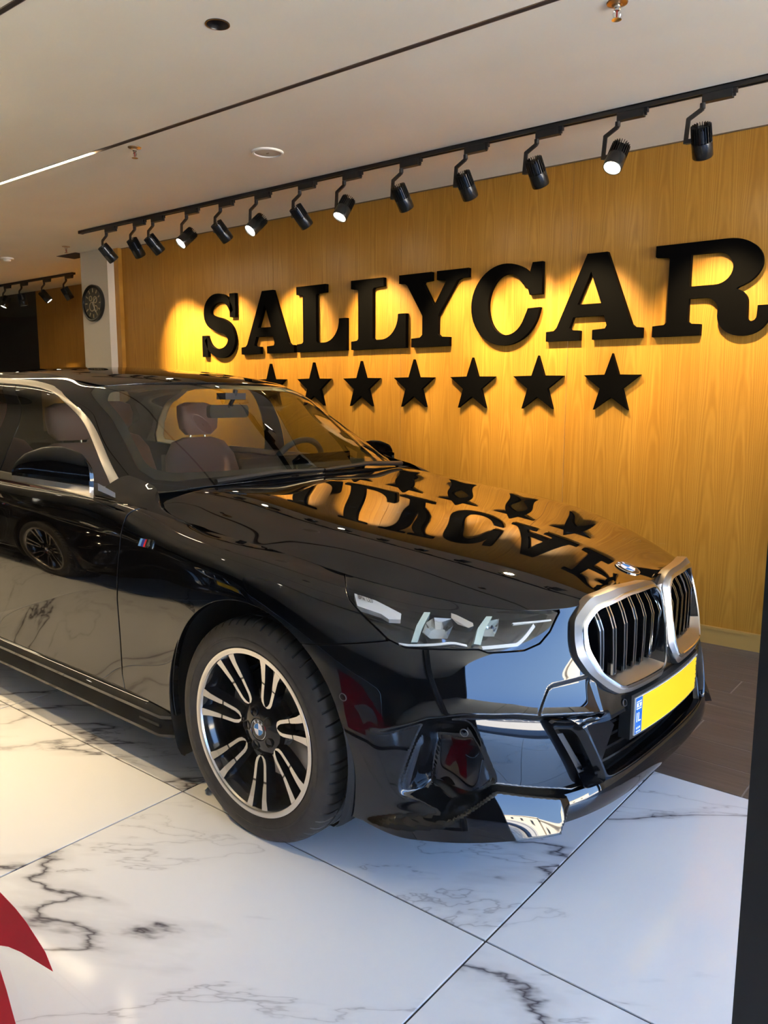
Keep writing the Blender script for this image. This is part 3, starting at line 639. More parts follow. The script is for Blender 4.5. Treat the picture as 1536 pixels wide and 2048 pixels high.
# ---------------------------------------------------------------- the car
PAINT = mat('black_car_paint', (.0030, .0029, .0031), .02, ior=1.54)
GLOSSB = mat('gloss_black_plastic', (.004, .004, .0045), .07)
SATB = mat('satin_black_plastic', (.012, .012, .012), .35)
MATB = mat('matt_black_plastic', (.006, .006, .006), .7)
SATIN = mat('satin_aluminium_trim', (.66, .62, .56), .30, 1.)
BRIGHT = mat('bright_trim', (.74, .73, .70), .14, 1.)
def m_glass(tint, refl):
    def f(nt, b):
        g = G(nt); nt.nodes.remove(b); o = nt.nodes['Material Output']
        geo = g.n('NewGeometry'); fr = g.n('Fresnel', i_IOR=g.math('ADD', refl, g.math('MULTIPLY', geo.outputs['Backfacing'], 1 / refl - refl))); tr = g.n('BsdfTransparent', i_Color=(*tint, 1)); gl = g.n('BsdfGlossy', i_Color=(1, 1, 1, 1), i_Roughness=.0)
        mx = nt.nodes.new('ShaderNodeMixShader'); g.link(fr.outputs[0], mx.inputs[0]); g.link(tr.outputs[0], mx.inputs[1]); g.link(gl.outputs[0], mx.inputs[2]); g.link(mx.outputs[0], o.inputs[0])
    return f
GLASS = mat('windscreen_glass', build=m_glass((.66, .70, .64), 1.72))
TINT = mat('side_window_glass', build=m_glass((.50, .54, .48), 1.55))
LENSG = mat('headlight_lens', build=m_glass((.93, .94, .95), 1.5))
car = empty('car', (-1.6974, 2.4566, 0), None, math.radians(-1.3))
tag(car, 'glossy black sedan with silver twin kidney grille parked on the marble floor', 'car')
BV, BT = None, None
ARCH = (-.008, .345, .398); ARCHR = (-2.995, .345, .398)
S_ = 6                                                   # column of the distance round the body
HEAD = [(1.052, .850), (1.071, .802), (1.066, .785), (.981, .700), (.940, .682), (.737, .673), (.714, .663), (.610, .660), (.556, .672), (.512, .699), (.463, .745), (.56, .80), (.8, .84)]
SEAM = [(1.30, .660), (1.236, .668), (1.047, .691), (.982, .698)]
PENT = rounded([(.930, .506), (.812, .494), (.797, .470), (.758, .328), (.918, .243), (1.046, .288), (1.036, .33), (.975, .440)], .018)
BLADE = rounded([(1.20, .10), (1.16, .200), (1.071, .226), (.933, .246), (.774, .318), (.519, .263), (.60, .195), (.62, .10)], .012)
INTAKE = rounded([(.594, .478), (.510, .462), (.474, .432), (.402, .268), (.495, .268)], .016)
INTK_IN = rounded([(.568, .446), (.510, .436), (.490, .415), (.428, .283), (.492, .283)], .012)
UPPER = [(.623, .494), (.566, .556), (.550, .562), (.40, .566), (.40, .45), (.47, .43), (.51, .462), (.594, .478)]
LOWG = rounded([(-.5, .270), (.385, .272), (.445, .425), (.31, .440), (-.5, .440)], .012)
def smooth(e0, e1, x): t = np.clip((x - e0) / (e1 - e0), 0, 1); return t * t * (3 - 2 * t)
def relief(P, s):
    """how far the skin stands in or out from the plain surface of the nose"""
    z = P[..., 2]; q = np.stack([s.ravel(), z.ravel()], 1); D = np.zeros(len(q))
    side = smooth(1.10, .98, q[:, 0]) * smooth(.36, .44, q[:, 0])
    zc = np.interp(q[:, 0], [.40, .623, .682, .83, .924, 1.05], [.46, .490, .502, .516, .508, .47])
    below = smooth(zc + .006, zc - .010, q[:, 1]) * smooth(.24, .27, q[:, 1])
    D -= .020 * below * side                              # lower face set back under the bulge
    h = q[:, 1] - zc; D += .020 * side * np.exp(-np.clip(h, 0, 1) / .038) * smooth(-.012, .0, h)     # the skin flares out to its lower edge
    bl = smooth(-.004, .008, sdpoly(q, BLADE)); D += bl * smooth(1.19, 1.02, q[:, 0]) * smooth(.515, .60, q[:, 0]) * (.004 + .046 * np.clip((.315 - q[:, 1]) / .125, 0, 1) + .020 * below * side)
    up = smooth(-.003, .006, sdpoly(q, UPPER)); D -= up * .006
    pn = sdpoly(q, PENT); div = np.interp(q[:, 1], [.24, .289, .424, .50], [.965, .958, .901, .890])
    a = q[:, 0] - div                                     # + is towards the wheel
    dep = np.where(a < 0, .062 * smooth(-.135, -.008, a), .062 * smooth(.085, .0, a) ** 1.4 + .004)
    dep = dep * smooth(.505, .44, q[:, 1]) * smooth(.235, .30, q[:, 1]) + .006
    D -= smooth(0, .010, pn) * dep
    return D.reshape(s.shape)
def belt_relief(u0, u1, du, dv, rel):
    uq = np.linspace(u0, u1, max(int((u1 - u0) / du), 4)); vq = np.linspace(0, VK[-1], int(VK[-1] / dv))
    P = net_surface(BN, uq, vq, UK, VK); P[:, :, 1] = np.maximum(P[:, :, 1], 0); S = np.broadcast_to(uq[None, :], P.shape[:2])
    if rel:
        N = np.cross(np.gradient(P, axis=1), np.gradient(P, axis=0)); N /= np.linalg.norm(N, axis=2, keepdims=True)
        P = P + N * relief(P, S)[..., None]
    V, T = grid_mesh(P, extra=np.array(S)[..., None])
    k = np.abs(V[:, 1]) < 1e-6
    if u0 <= 0: V[k, 4] = 0; V[:, 3:6] /= np.linalg.norm(V[:, 3:6], axis=1, keepdims=True)
    return V, T
def sz(V): return V[:, [6, 2]]
def arch(V, c): return np.hypot(V[:, 0] - c[0], V[:, 2] - c[1]) - c[2]
FV, FT = belt_relief(0, 1.45, .0055, .0055, True)        # nose and bumper
MV, MT = belt_relief(.9, 3.0, .008, .008, False)         # wing and front door
RV, RT = belt_relief(2.8, UK[-1], .016, .014, False)     # everything behind
PLAIN = belt_relief(0, 1.45, .008, .008, False)[0]
def place(s, z, d=0.):
    """points on the nose at distance s round the body and height z, d outwards (y >= 0 half)"""
    s = np.atleast_1d(np.asarray(s, float)); z = np.broadcast_to(np.asarray(z, float), s.shape); d = np.broadcast_to(np.asarray(d, float), s.shape); out = []
    for a, b, c in zip(s, z, d):
        sg = -1 if a < 0 else 1
        i = np.argsort((PLAIN[:, 6] - abs(a))**2 + (PLAIN[:, 2] - b)**2)[:10]
        A = np.c_[PLAIN[i, 6] - abs(a), PLAIN[i, 2] - b, np.ones(10)]; r = np.linalg.lstsq(A, PLAIN[i, :6], rcond=None)[0][2]
        n = r[3:] / np.linalg.norm(r[3:]); p = r[:3] + n * c; p[1] *= sg; out.append(p)
    return np.array(out)
def both(name, V, T, m, parent=None, fl=.012, label=None):
    """one panel on each side of the car"""
    if fl: V, T = flange(V, T, fl)
    o = panel(name, V, T, m, parent or car); V2, T2 = mirror(V, T); o2 = panel(name, V2, T2, m, parent or car)
    return o, o2
KID_OUT = [(.012, .560), (.030, .535), (.062, .487), (.276, .489), (.327, .496), (.369, .520), (.429, .574), (.460, .624), (.458, .665), (.440, .722), (.378, .781), (.271, .796), (.10, .787), (.053, .774), (.012, .748)]
g0 = .0022
# front bumper
V, T = cut(FV, FT, sdpoly(sz(FV), [(-1, .1), (1.40, .1)] + SEAM + HEAD[3:11][::1] + [(.44, .90), (-1, .90)]) - g0)
V, T = cut(V, T, arch(V, ARCH))
V, T = cut(V, T, -sdpoly(sz(V), KID_OUT) - .001)
V, T = cut(V, T, -sdpoly(sz(V), INTAKE))
V, T = cut(V, T, -sdpoly(sz(V), LOWG))
V, T = cut(V, T, V[:, 2] - .19)
h2 = mirror(V, T); bump = merge((V, T), h2); panel('front_bumper', *flange(*bump, .02), PAINT, car)
# wings
door_seam = [(2.195, 1.2), (2.185, .96), (2.178, .904), (2.184, .806), (2.217, .62), (2.236, .338), (2.222, .275)]
wing = [(p[0], p[1]) for p in SEAM] + [(.982, .698), (1.066, .785), (1.071, .802), (1.052, .86), (1.02, 1.2)] + door_seam + [(1.40, .275), (1.30, .275)]
V, T = cut(MV, MT, sdpoly(sz(MV), wing) - g0); V, T = cut(V, T, arch(V, ARCH))
both('wing', V, T, PAINT, fl=.02)
# front doors
dseam2 = [(3.40, .275), (3.42, .45), (3.36, .80), (3.33, 1.2)]
MV2, MT2 = belt_relief(2.0, 3.6, .010, .009, False)
dpoly = [(p[0] + 2 * g0, p[1]) for p in door_seam] + dseam2
V, T = cut(MV2, MT2, sdpoly(sz(MV2), dpoly) - g0); fdoor = both('front_door', V, T, PAINT)
RV2, RT2 = belt_relief(3.2, UK[-1], .016, .014, False)
rd = [(3.40, .275), (3.42, .45), (3.36, .80), (3.33, 1.2), (4.55, 1.2), (4.55, .80), (4.40, .70), (4.25, .275)]
V, T = cut(RV2, RT2, sdpoly(sz(RV2), rd) - g0); V, T = cut(V, T, arch(V, ARCHR)); both('rear_door', V, T, PAINT)
V, T = cut(RV2, RT2, -sdpoly(sz(RV2), rd) - g0); V, T = cut(V, T, V[:, 6] - 3.6); V, T = cut(V, T, arch(V, ARCHR)); both('rear_quarter', V, T, PAINT, fl=0)
# sills
prof = [(.895, .285), (.922, .275), (.934, .262), (.932, .250), (.905, .238), (.898, .222), (.918, .205), (.938, .198), (.938, .188), (.925, .178), (.87, .172)]
for s in (-1, 1):
    m = MB(); xs_ = [-.425, -.47, -.60, -1.2, -2.0, -2.56]
    m.loft([[(x, s * (y - (.03 if x in (-.425,) else 0)), z) for y, z in prof] for x in xs_], False); m.build('side_sill', PAINT, car, True)
    MB().box((-.62, s * .9155 - .003, .209), (-.50, s * .9155 + .003, .217)).build('sill_slot', MATB, car)
# arches: lip and liner
for s in (-1, 1):
    for c in (ARCH, ARCHR):
        m = MB(); lo = []
        for y, r_ in ((.935, .402), (.925, .412), (.70, .415), (.62, .40)):
            lo.append([(c[0] + r_ * math.cos(a), s * y, max(c[1] + r_ * math.sin(a), .16)) for a in np.linspace(-.62, math.pi + .62, 48)])
        m.loft(lo, False); m.build('wheel_arch_liner', MATB, car, True)
        MB().loft([[(c[0] + r_ * math.cos(a), s * .63, max(c[1] + r_ * math.sin(a), .16)) for a in np.linspace(-.62, math.pi + .62, 40)] for r_ in (.41, .02)], False).build('inner_wing', MATB, car)
# bonnet
HV, HT = hood_mesh(.007)
hood_edge = [tuple(BN[7][c][:2]) for c in range(1, 12)]
he = spline1(chord(BN[7][:13]), BN[7][:13, :2], np.linspace(.06, chord(BN[7][:13])[11], 90))
rear = [(-.56, .795), (-.615, .785), (-.648, .768), (-.658, .748), (-.640, .60), (-.600, .35), (-.582, .15), (-.578, 0)]
half = [(.8415, 0)] + [tuple(p) for p in he] + rear
HPOLY = np.array(half + [(x, -y) for x, y in half[::-1][1:-1]])
V, T = cut(HV, HT, sdpoly(HV[:, :2], HPOLY) - g0)
hood = panel('bonnet', *flange(V, T, .016), PAINT, car)
# cowl between bonnet and glass
cw_in = [(x - .004, y) for x, y in rear[::-1]]
gl_base = [(GN[0][k][0], GN[0][k][1], GN[0][k][2]) for k in range(4)]
gb = spline1(chord(gl_base), np.array(gl_base), np.linspace(0, chord(gl_base)[-1], 14))
ci = resample(np.array([(-.578, 0), (-.600, .35), (-.640, .60), (-.66, .75), (-.70, .80)]), 14, False)
czz = hood_z(ci)
m = MB()
for s in (1, -1): m.loft([[(p[0] + .03, s * p[1], z - .025) for p, z in zip(ci, czz)], [(p[0] - .012, s * p[1], z - .022) for p, z in zip(ci, czz)], [(p[0] - .03, s * p[1], p[2] - .012) for p in gb], [(p[0] - .06, s * p[1], p[2] + .012) for p in gb]], False)
m.build('cowl_panel', SATB, car, True)
# wiper arms resting on the lower glass
for s, a, b_ in ((-1, (-.66, -.52, 1.012), (-.615, .08, 1.022)), (1, (-.655, .60, 1.012), (-.61, .02, 1.024))):
    wp = MB(); wp.tube([a, tuple((np.array(a) + b_) / 2 + [0, 0, .012]), b_], [.012, .010, .006], 8); wp.build('wiper', SATB, car, True)
# rounded corner piece between wing, bonnet and pillar
# ---- kidney grilles
KID_RING = [(.033, .64), (.055, .528), (.075, .517), (.315, .515), (.385, .567), (.420, .640), (.414, .700), (.362, .745), (.235, .765), (.075, .760), (.036, .728)]
KID_IN = [(.037, .66), (.060, .570), (.08, .556), (.325, .550), (.375, .582), (.408, .645), (.402, .700), (.355, .738), (.235, .756), (.082, .752), (.042, .724)]
def radial(poly, c, n=112):
    """where rays from c at even angles leave the polygon"""
    P = np.asarray(poly, float); out = []
    for k in range(n):
        a = 2 * math.pi * k / n; d = np.array([math.cos(a), math.sin(a)]); best = 0
        for i in range(len(P)):
            p, q = P[i] - c, P[(i + 1) % len(P)] - c; e = q - p; den = d[0] * e[1] - d[1] * e[0]
            if abs(den) < 1e-12: continue
            t = (p[0] * e[1] - p[1] * e[0]) / den; u_ = (p[0] * d[1] - p[1] * d[0]) / den
            if t > best and -1e-9 <= u_ <= 1 + 1e-9: best = t
        out.append(c + d * best)
    return np.array(out)
KC = np.array([.225, .640])
ro = radial(rounded(KID_OUT, .014), KC); rr = radial(rounded(KID_RING, .018), KC); ri = radial(rounded(KID_IN, .018), KC)
def klo(L2, d): return place(L2[:, 0], L2[:, 1], d)
rings = [klo(ro, -.015), klo(ro, .004), klo(ro * .93 + rr * .07, .016), klo(ro * .45 + rr * .55, .026), klo(ro * .30 + rr * .70, .030), klo(ro * .06 + rr * .94, .031), klo(rr, .027), klo(ri, -.018), klo(ri, -.05)]
for s in (-1, 1):
    kg = empty('kidney_grille', (0, 0, 0), car)
    fx = lambda L: [(p[0], s * p[1], p[2]) for p in L]
    MB().loft([fx(r_) for r_ in rings[:4]]).build('frame_bevel', mat('satin_grey_frame', (.40, .38, .35), .34, 1.), kg, True)
    MB().loft([fx(r_) for r_ in rings[3:7]]).build('frame_face', BRIGHT, kg, True)
    low = [k for k in range(len(rr)) if rr[k][1] < .572 and rr[k][0] > .06]
    MB().loft([fx(r_[low]) for r_ in rings[6:8]], False).build('frame_shelf', SATIN, kg, True)
    MB().loft([fx(r_) for r_ in (rings[6] + [-.0012, 0, 0], rings[7] + [-.0012, 0, 0], rings[8])]).build('frame_inner_wall', GLOSSB, kg, True)
    bk = klo(ri * 1.0, -.055); MB().loft([fx(bk), fx(np.repeat(bk.mean(0)[None], len(bk), 0))]).build('grille_backing', GLOSSB, kg)
    for k in range(7):
        y = .052 + .0515 * k
        col = radial(KID_IN, KC, 360); zt = max(p[1] for p in col if abs(p[0] - y) < .006) + .004; zb = min(p[1] for p in col if abs(p[0] - y) < .006) - .004
        zm = zb + (zt - zb) * .66; zz = np.array([zb, zb + (zm - zb) * .5, zm, zm + (zt - zm) * .5, zt]); dp = np.array([.0, .014, .026, .020, .006])
        for nm, w0, w1, da, mm in (('slat', -.0075, .0075, -.003, GLOSSB), ('slat_edge', -.0080, -.0045, .0, BRIGHT), ('slat_edge', .0045, .0080, .0, BRIGHT)):
            m = MB(); A = place(np.full(5, y + w0), zz, dp + da); B = place(np.full(5, y + w1), zz, dp + da); back = .035 if nm == 'slat' else .006
            m.loft([[(a[0], s * a[1], a[2]) for a in A], [(b[0], s * b[1], b[2]) for b in B]], False)
            m.loft([[(a[0], s * a[1], a[2]) for a in A], [(a[0] - back, s * a[1], a[2]) for a in A]], False); m.loft([[(a[0], s * a[1], a[2]) for a in B], [(a[0] - back, s * a[1], a[2]) for a in B]], False)
            m.build(nm, mm, kg)
# bridge between the two kidneys
m = MB(); zz = np.linspace(.556, .752, 8)
m.loft([[tuple(p) for p in place(np.full(8, .034), zz, .018)], [tuple(p) for p in place(np.full(8, .012), zz, .010)], [tuple(p) for p in place(np.full(8, 0.), zz, .008)], [tuple(p * [1, -1, 1]) for p in place(np.full(8, .012), zz, .010)], [tuple(p * [1, -1, 1]) for p in place(np.full(8, .034), zz, .018)]], False)
m.build('grille_bridge', SATIN, car, True)
MB().box((.84, -.07, .478), (.872, .07, .56)).build('grille_notch', GLOSSB, car)
# ---- lower grille, intakes
LO = resample(rounded([(.02, .270), (.385, .272), (.445, .425), (.31, .440), (.02, .440)], .012), 60)
zz_ = np.linspace(.262, .445, 6); ss_ = np.linspace(-.46, .46, 41)
m = MB(); m.loft([[tuple(p) for p in place(ss_, np.full(41, z), -.085)] for z in zz_], False); m.build('lower_grille_backing', MATB, car)
m = MB(); m.loft([place(ss_, np.full(41, .268), .002), place(ss_, np.full(41, .262), -.088)], False); m.loft([place(ss_, np.full(41, .442), .0), place(ss_, np.full(41, .445), -.088)], False); m.build('lower_grille_shelf', GLOSSB, car)
for z in (.30, .335, .37, .405):
    m = MB(); A = place(ss_, np.full(41, z), -.035); B = place(ss_, np.full(41, z + .008), -.035); Cc = place(ss_, np.full(41, z + .004), -.08)
    m.loft([Cc, A, B, Cc], False); m.build('lower_grille_slat', GLOSSB, car)
for s in (-1, 1):
    fx = lambda L: [(p[0], s * p[1], p[2]) for p in L]
    m = MB(); A = place([.30, .315, .33], [.272, .272, .272], -.02)
    for yy in (.33, .40):
        P0 = place([yy, yy - .03 + .0], [.268, .440], -.015); P1 = place([yy, yy - .03], [.268, .440], -.06)
    P = place([.445, .36, .31, .385], [.428, .446, .40, .30], -.030); m.add([tuple(q) for q in fx(P)], [(0, 1, 2, 3)]); 
    m.build('intake_guide', GLOSSB, car)
    it = empty('air_intake', (0, 0, 0), car)
    Lo = resample(INTAKE, 80); Li = resample(INTK_IN, 80)
    c0 = Lo.mean(0); Lo = radial(INTAKE, c0, 90); Li = radial(INTK_IN, c0, 90)
    MB().loft([fx(place(Lo[:, 0], Lo[:, 1], -.02)), fx(place(Lo[:, 0], Lo[:, 1], .004)), fx(place(Lo[:, 0] * .8 + Li[:, 0] * .2, Lo[:, 1] * .8 + Li[:, 1] * .2, .010)), fx(place(Lo[:, 0] * .4 + Li[:, 0] * .6, Lo[:, 1] * .4 + Li[:, 1] * .6, -.004)), fx(place(Li[:, 0], Li[:, 1], -.012)), fx(place(Li[:, 0], Li[:, 1], -.09))]).build('intake_frame', GLOSSB, it, True)
    bk = np.array(fx(place(Li[:, 0], Li[:, 1], -.09))); MB().loft([bk, np.repeat(bk.mean(0)[None], len(bk), 0)]).build('intake_back', MATB, it)
    A = place([.545, .515, .44, .47], [.42, .42, .29, .29], -.045); MB().add(fx(A), [(0, 1, 2, 3)]).build('intake_vane', SATB, it)
    # parking sensors
    for a, b_, dd in ((1.151, .543, .001), (.834, .467, -.005), (.291, .464, .002)):
        cpt = place([a], [b_], dd)[0]; t1 = place([a + .004], [b_], dd)[0] - cpt; t2 = place([a], [b_ + .004], dd)[0] - cpt; t1 /= np.linalg.norm(t1); t2 /= np.linalg.norm(t2); n_ = np.cross(t1, t2); n_ *= np.sign(n_ @ (cpt - [0, 0, .5]))
        ring = lambda r_, h_: fx([cpt + (t1 * math.cos(q) + t2 * math.sin(q)) * r_ + n_ * h_ for q in np.linspace(0, 2 * math.pi, 25)[:-1]])
        MB().loft([ring(.0105, -.004), ring(.0105, .0015), ring(.0092, .0018), ring(.0088, .0002)]).build('parking_sensor_ring', mat('sensor_ring', (.05, .05, .05), .3), car, True)
        MB().loft([ring(.0088, .0005), ring(.0001, .0008)]).build('parking_sensor', PAINT, car, True)
# bottom lip under the lower grille
m = MB(); ss2 = np.linspace(-.60, .60, 61)
m.loft([place(ss2, np.full(61, .268), .0), place(ss2, np.full(61, .245), .012), place(ss2, np.full(61, .215), .016), place(ss2, np.full(61, .190), .006), place(ss2, np.full(61, .180), -.06)], False); m.build('front_lip', PAINT, car, True)
MB().box((-.3, -.60, .165), (.60, .60, .18)).build('undertray', MATB, car)
# ---- number plate
pl = empty('number_plate', (.918, 0, .417), car)
def plate_pt(y, z, d): x = -.10 * (abs(y) / .5) ** 2 * .55 + d; return (x, y, z)
def plate_slab(y0, y1, z0, z1, d0, d1, name, m, r=.006):
    L = rounded([(y0, z0), (y1, z0), (y1, z1), (y0, z1)], r); v, f_ = prism([tuple(p) for p in L], d0, d1, lambda a, b, d: plate_pt(a, b, d)); return raw(name, v, f_, m, pl)
def strip_slab(y0, y1, z0, z1, d0, d1, name, m, n=16):
    ys_ = np.linspace(y0, y1, n); lo = []
    for y in ys_: lo.append([plate_pt(y, z0, d0), plate_pt(y, z0, d1), plate_pt(y, z1, d1), plate_pt(y, z1, d0)])
    return MB().loft(lo, True, True, True).build(name, m, pl)
strip_slab(-.278, .278, -.066, .068, -.035, .0, 'plate_carrier', SATB)
strip_slab(-.262, .262, -.057, .057, .0, .004, 'plate_rim', mat('plate_edge', (.55, .55, .50), .4))
strip_slab(-.2595, -.222, -.0545, .0545, .004, .0052, 'blue_band', mat('plate_blue', (.012, .12, .42), .35))
strip_slab(-.222, .235, -.0545, .0545, .004, .0052, 'yellow_field', mat('plate_yellow', (.93, .52, .004), .5, es=0))
strip_slab(.235, .2595, -.0545, .0545, .004, .0050, 'plate_dark_end', mat('plate_ink', (.01, .01, .01), .5))
rg = np.random.default_rng(3)
for k in range(7): z = -.050 + .015 * k; strip_slab(.234, .238 + .012 * rg.random(), z, z + .011, .004, .0053, 'yellow_fleck', MATS['plate_yellow'], 3)
PW = mat('plate_white', (.85, .86, .86), .5)
strip_slab(-.256, -.228, .020, .045, .0052, .0056, 'flag', PW, 4)
for z in (.024, .039): strip_slab(-.255, -.229, z, z + .003, .0056, .0059, 'flag_stripe', MATS['plate_blue'], 4)
strip_slab(-.245, -.239, .029, .037, .0056, .0059, 'flag_star', MATS['plate_blue'], 3)
strip_slab(-.254, -.250, -.018, .010, .0052, .0057, 'letter_i', PW, 3); strip_slab(-.244, -.240, -.018, .010, .0052, .0057, 'letter_l', PW, 3); strip_slab(-.240, -.229, -.018, -.014, .0052, .0057, 'letter_l_foot', PW, 3)
for k in range(3): strip_slab(-.254 + .009 * k, -.249 + .009 * k, -.040, -.034, .0052, .0056, 'small_script', PW, 3); strip_slab(-.254 + .009 * k, -.248 + .009 * k, -.050, -.046, .0052, .0056, 'small_script', PW, 3)
# ---- round badge on the bonnet
def roundel(parent, M4, R, name='roundel'):
    rd_ = empty(name, (0, 0, 0), parent); rd_.matrix_local = M4
    MB().lathe([(R, 0), (R, .0025), (R * .95, .0035), (R * .93, .003)], 40).build('outer_ring', CHROME, rd_, True)
    MB().lathe([(R * .935, .0028), (R * .60, .0032)], 40).build('black_ring', mat('badge_black', (.01, .01, .012), .15), rd_)
    MB().lathe([(R * .62, .0032), (R * .60, .0042), (R * .57, .0036)], 40).build('inner_ring', CHROME, rd_, True)
    for k in range(4):
        m = MB(); a0 = k * math.pi / 2; pts = [(0, 0, .0036)] + [(R * .575 * math.cos(a0 + t), R * .575 * math.sin(a0 + t), .0036) for t in np.linspace(0, math.pi / 2, 9)]
        m.add(pts, [tuple(range(len(pts)))]); m.build('quarter', mat('badge_blue', (.05, .22, .55), .2) if k % 2 else mat('badge_white', (.85, .86, .88), .2), rd_)
    for k, (cx, segs) in enumerate(((-.5, [(0, 0, 0, 1), (0, 1, .5, 1), (.5, 1, .55, .75), (.55, .75, .5, .5), (0, .5, .5, .5), (.5, .5, .6, .25), (.6, .25, .5, 0), (0, 0, .5, 0)]), (0, [(0, 0, .1, 1), (.1, 1, .4, .3), (.4, .3, .7, 1), (.7, 1, .8, 0)]), (.5, [(0, 1, .2, 0), (.2, 0, .45, .8), (.45, .8, .7, 0), (.7, 0, .9, 1)]))):
        m = MB(); ang = math.pi / 2 - cx * 1.25; hgt = R * .22; c0 = Vector((math.cos(ang), math.sin(ang), 0)); tx = Vector((c0.y, -c0.x, 0)); o = c0 * R * .66 - tx * hgt * .35 + Vector((0, 0, .0037))
        for a, b, c, d in segs: m.bar(o + tx * a * hgt + c0 * b * hgt, o + tx * c * hgt + c0 * d * hgt, R * .045, .0006)
        m.build('badge_lettering', PW, rd_)
    return rd_
bz = float(hood_z([(.755, 0)])[0]); sl = (hood_z([(.765, 0)])[0] - hood_z([(.745, 0)])[0]) / .02
nrm = Vector((-sl, 0, 1)).normalized(); xa = Vector((0, 1, 0)).cross(nrm).normalized()
M4 = Matrix((( 0, -xa.x, nrm.x, .755), (-1, -xa.y, nrm.y, 0), (0, -xa.z, nrm.z, bz + .001), (0, 0, 0, 1)))
roundel(car, M4, .041, 'bonnet_badge')
# ---- headlights
def curve_pts(L, n): L = np.array(L, float); return resample(L, n, False)
hp = [p for p in HEAD]
V, T = cut(FV, FT, sdpoly(sz(FV), HEAD) - .003)
LensV, LensT = V, T
WHT = mat('light_guide_white', (.62, .61, .57), .25); PGR = mat('light_guide_pale', (.46, .54, .46), .2, spec=.6)
REFL = mat('lamp_reflector', (.82, .84, .86), .08, 1.); DKC = mat('lamp_dark_chrome', (.10, .10, .11), .15, 1.)
for s in (-1, 1):
    hl = empty('headlight', (0, 0, 0), car); fx = lambda L: [(p[0], s * p[1], p[2]) for p in L]
    v_, t_ = flange(LensV, LensT, .006); 
    if s < 0: v_, t_ = mirror(v_, t_)
    panel('lens', v_, t_, LensG if False else LENSG, hl)
    # housing: the lens outline carried inwards
    hv, ht = LensV.copy(), LensT
    hv = hv.copy(); hv[:, :3] -= hv[:, 3:6] * .060
    if s < 0: hv, ht = mirror(hv, ht)
    panel('housing', hv, ht, mat('lamp_housing', (.010, .010, .011), .18), hl)
    E = boundary(LensT); a_, b_ = LensV[E[:, 0]], LensV[E[:, 1]]; n_ = len(E)
    wv = np.concatenate([a_[:, :3], b_[:, :3], b_[:, :3] - b_[:, 3:6] * .062, a_[:, :3] - a_[:, 3:6] * .062]) * [1, s, 1]
    raw('housing_wall', wv, [(i, i + n_, i + 2 * n_, i + 3 * n_) for i in range(n_)], MATB, hl)
    def shape(name, L, d0, d1, m):
        L = np.array(L); A = np.array(fx(place(L[:, 0], L[:, 1], d1))); B = np.array(fx(place(L[:, 0], L[:, 1], d0))); n = len(L)
        return raw(name, np.concatenate([A, B]), [tuple(range(n))] + [(i, n + i, n + (i + 1) % n, (i + 1) % n) for i in range(n)], m, hl)
    shape('side_marker', [(1.040, .803), (.975, .790), (.942, .777), (.912, .763), (.922, .750), (.958, .750), (.976, .762), (1.045, .778)], -.030, -.008, WHT)
    shape('light_guide', [(.837, .767), (.818, .766), (.868, .731), (.897, .697), (.916, .697), (.881, .738)], -.035, -.012, PGR)
    shape('light_guide', [(.656, .751), (.639, .750), (.690, .721), (.722, .685), (.740, .689), (.706, .727)], -.035, -.012, PGR)
    for nm, L, wd in (('daylight_strip', [(.955, .692), (.923, .689), (.85, .6905), (.797, .694), (.762, .685)], .0028), ('daylight_strip', [(.722, .677), (.617, .677), (.585, .694), (.544, .720)], .0042), ('upper_strip', [(.600, .729), (.49, .728)], .002)):
        Q = curve_pts(L, 14); m = MB(); m.loft([fx(place(Q[:, 0], Q[:, 1] - wd, -.018)), fx(place(Q[:, 0], Q[:, 1] - wd, -.008)), fx(place(Q[:, 0], Q[:, 1] + wd, -.008)), fx(place(Q[:, 0], Q[:, 1] + wd, -.018))], False); m.build(nm, WHT, hl, True)
    for L, cc in (([(.872, .722), (.848, .745), (.815, .756), (.765, .752), (.772, .737), (.808, .705), (.856, .706)], (.815, .731)), ([(.700, .720), (.672, .740), (.624, .745), (.646, .725), (.672, .704), (.702, .706)], (.668, .724))):
        L = np.array(L); c_ = np.array(cc); ins = c_ + (L - c_) * .55
        n = len(L); A = np.array(fx(place(L[:, 0], L[:, 1], -.014))); B = np.array(fx(place(ins[:, 0], ins[:, 1], -.045)))
        raw('reflector', np.concatenate([A, B]), [(i, (i + 1) % n, n + (i + 1) % n, n + i) for i in range(n)], REFL, hl)
        raw('projector_lens', B, [tuple(range(n))], mat('projector_glass', (.55, .62, .66), .05, .6), hl)
    shape('module_bridge', [(.751, .764), (.739, .760), (.708, .741), (.712, .734), (.730, .730), (.756, .740), (.762, .755)], -.040, -.016, REFL)
    shape('bezel', [(.90, .735), (.75, .700), (.74, .69), (.90, .695)], -.055, -.045, DKC)
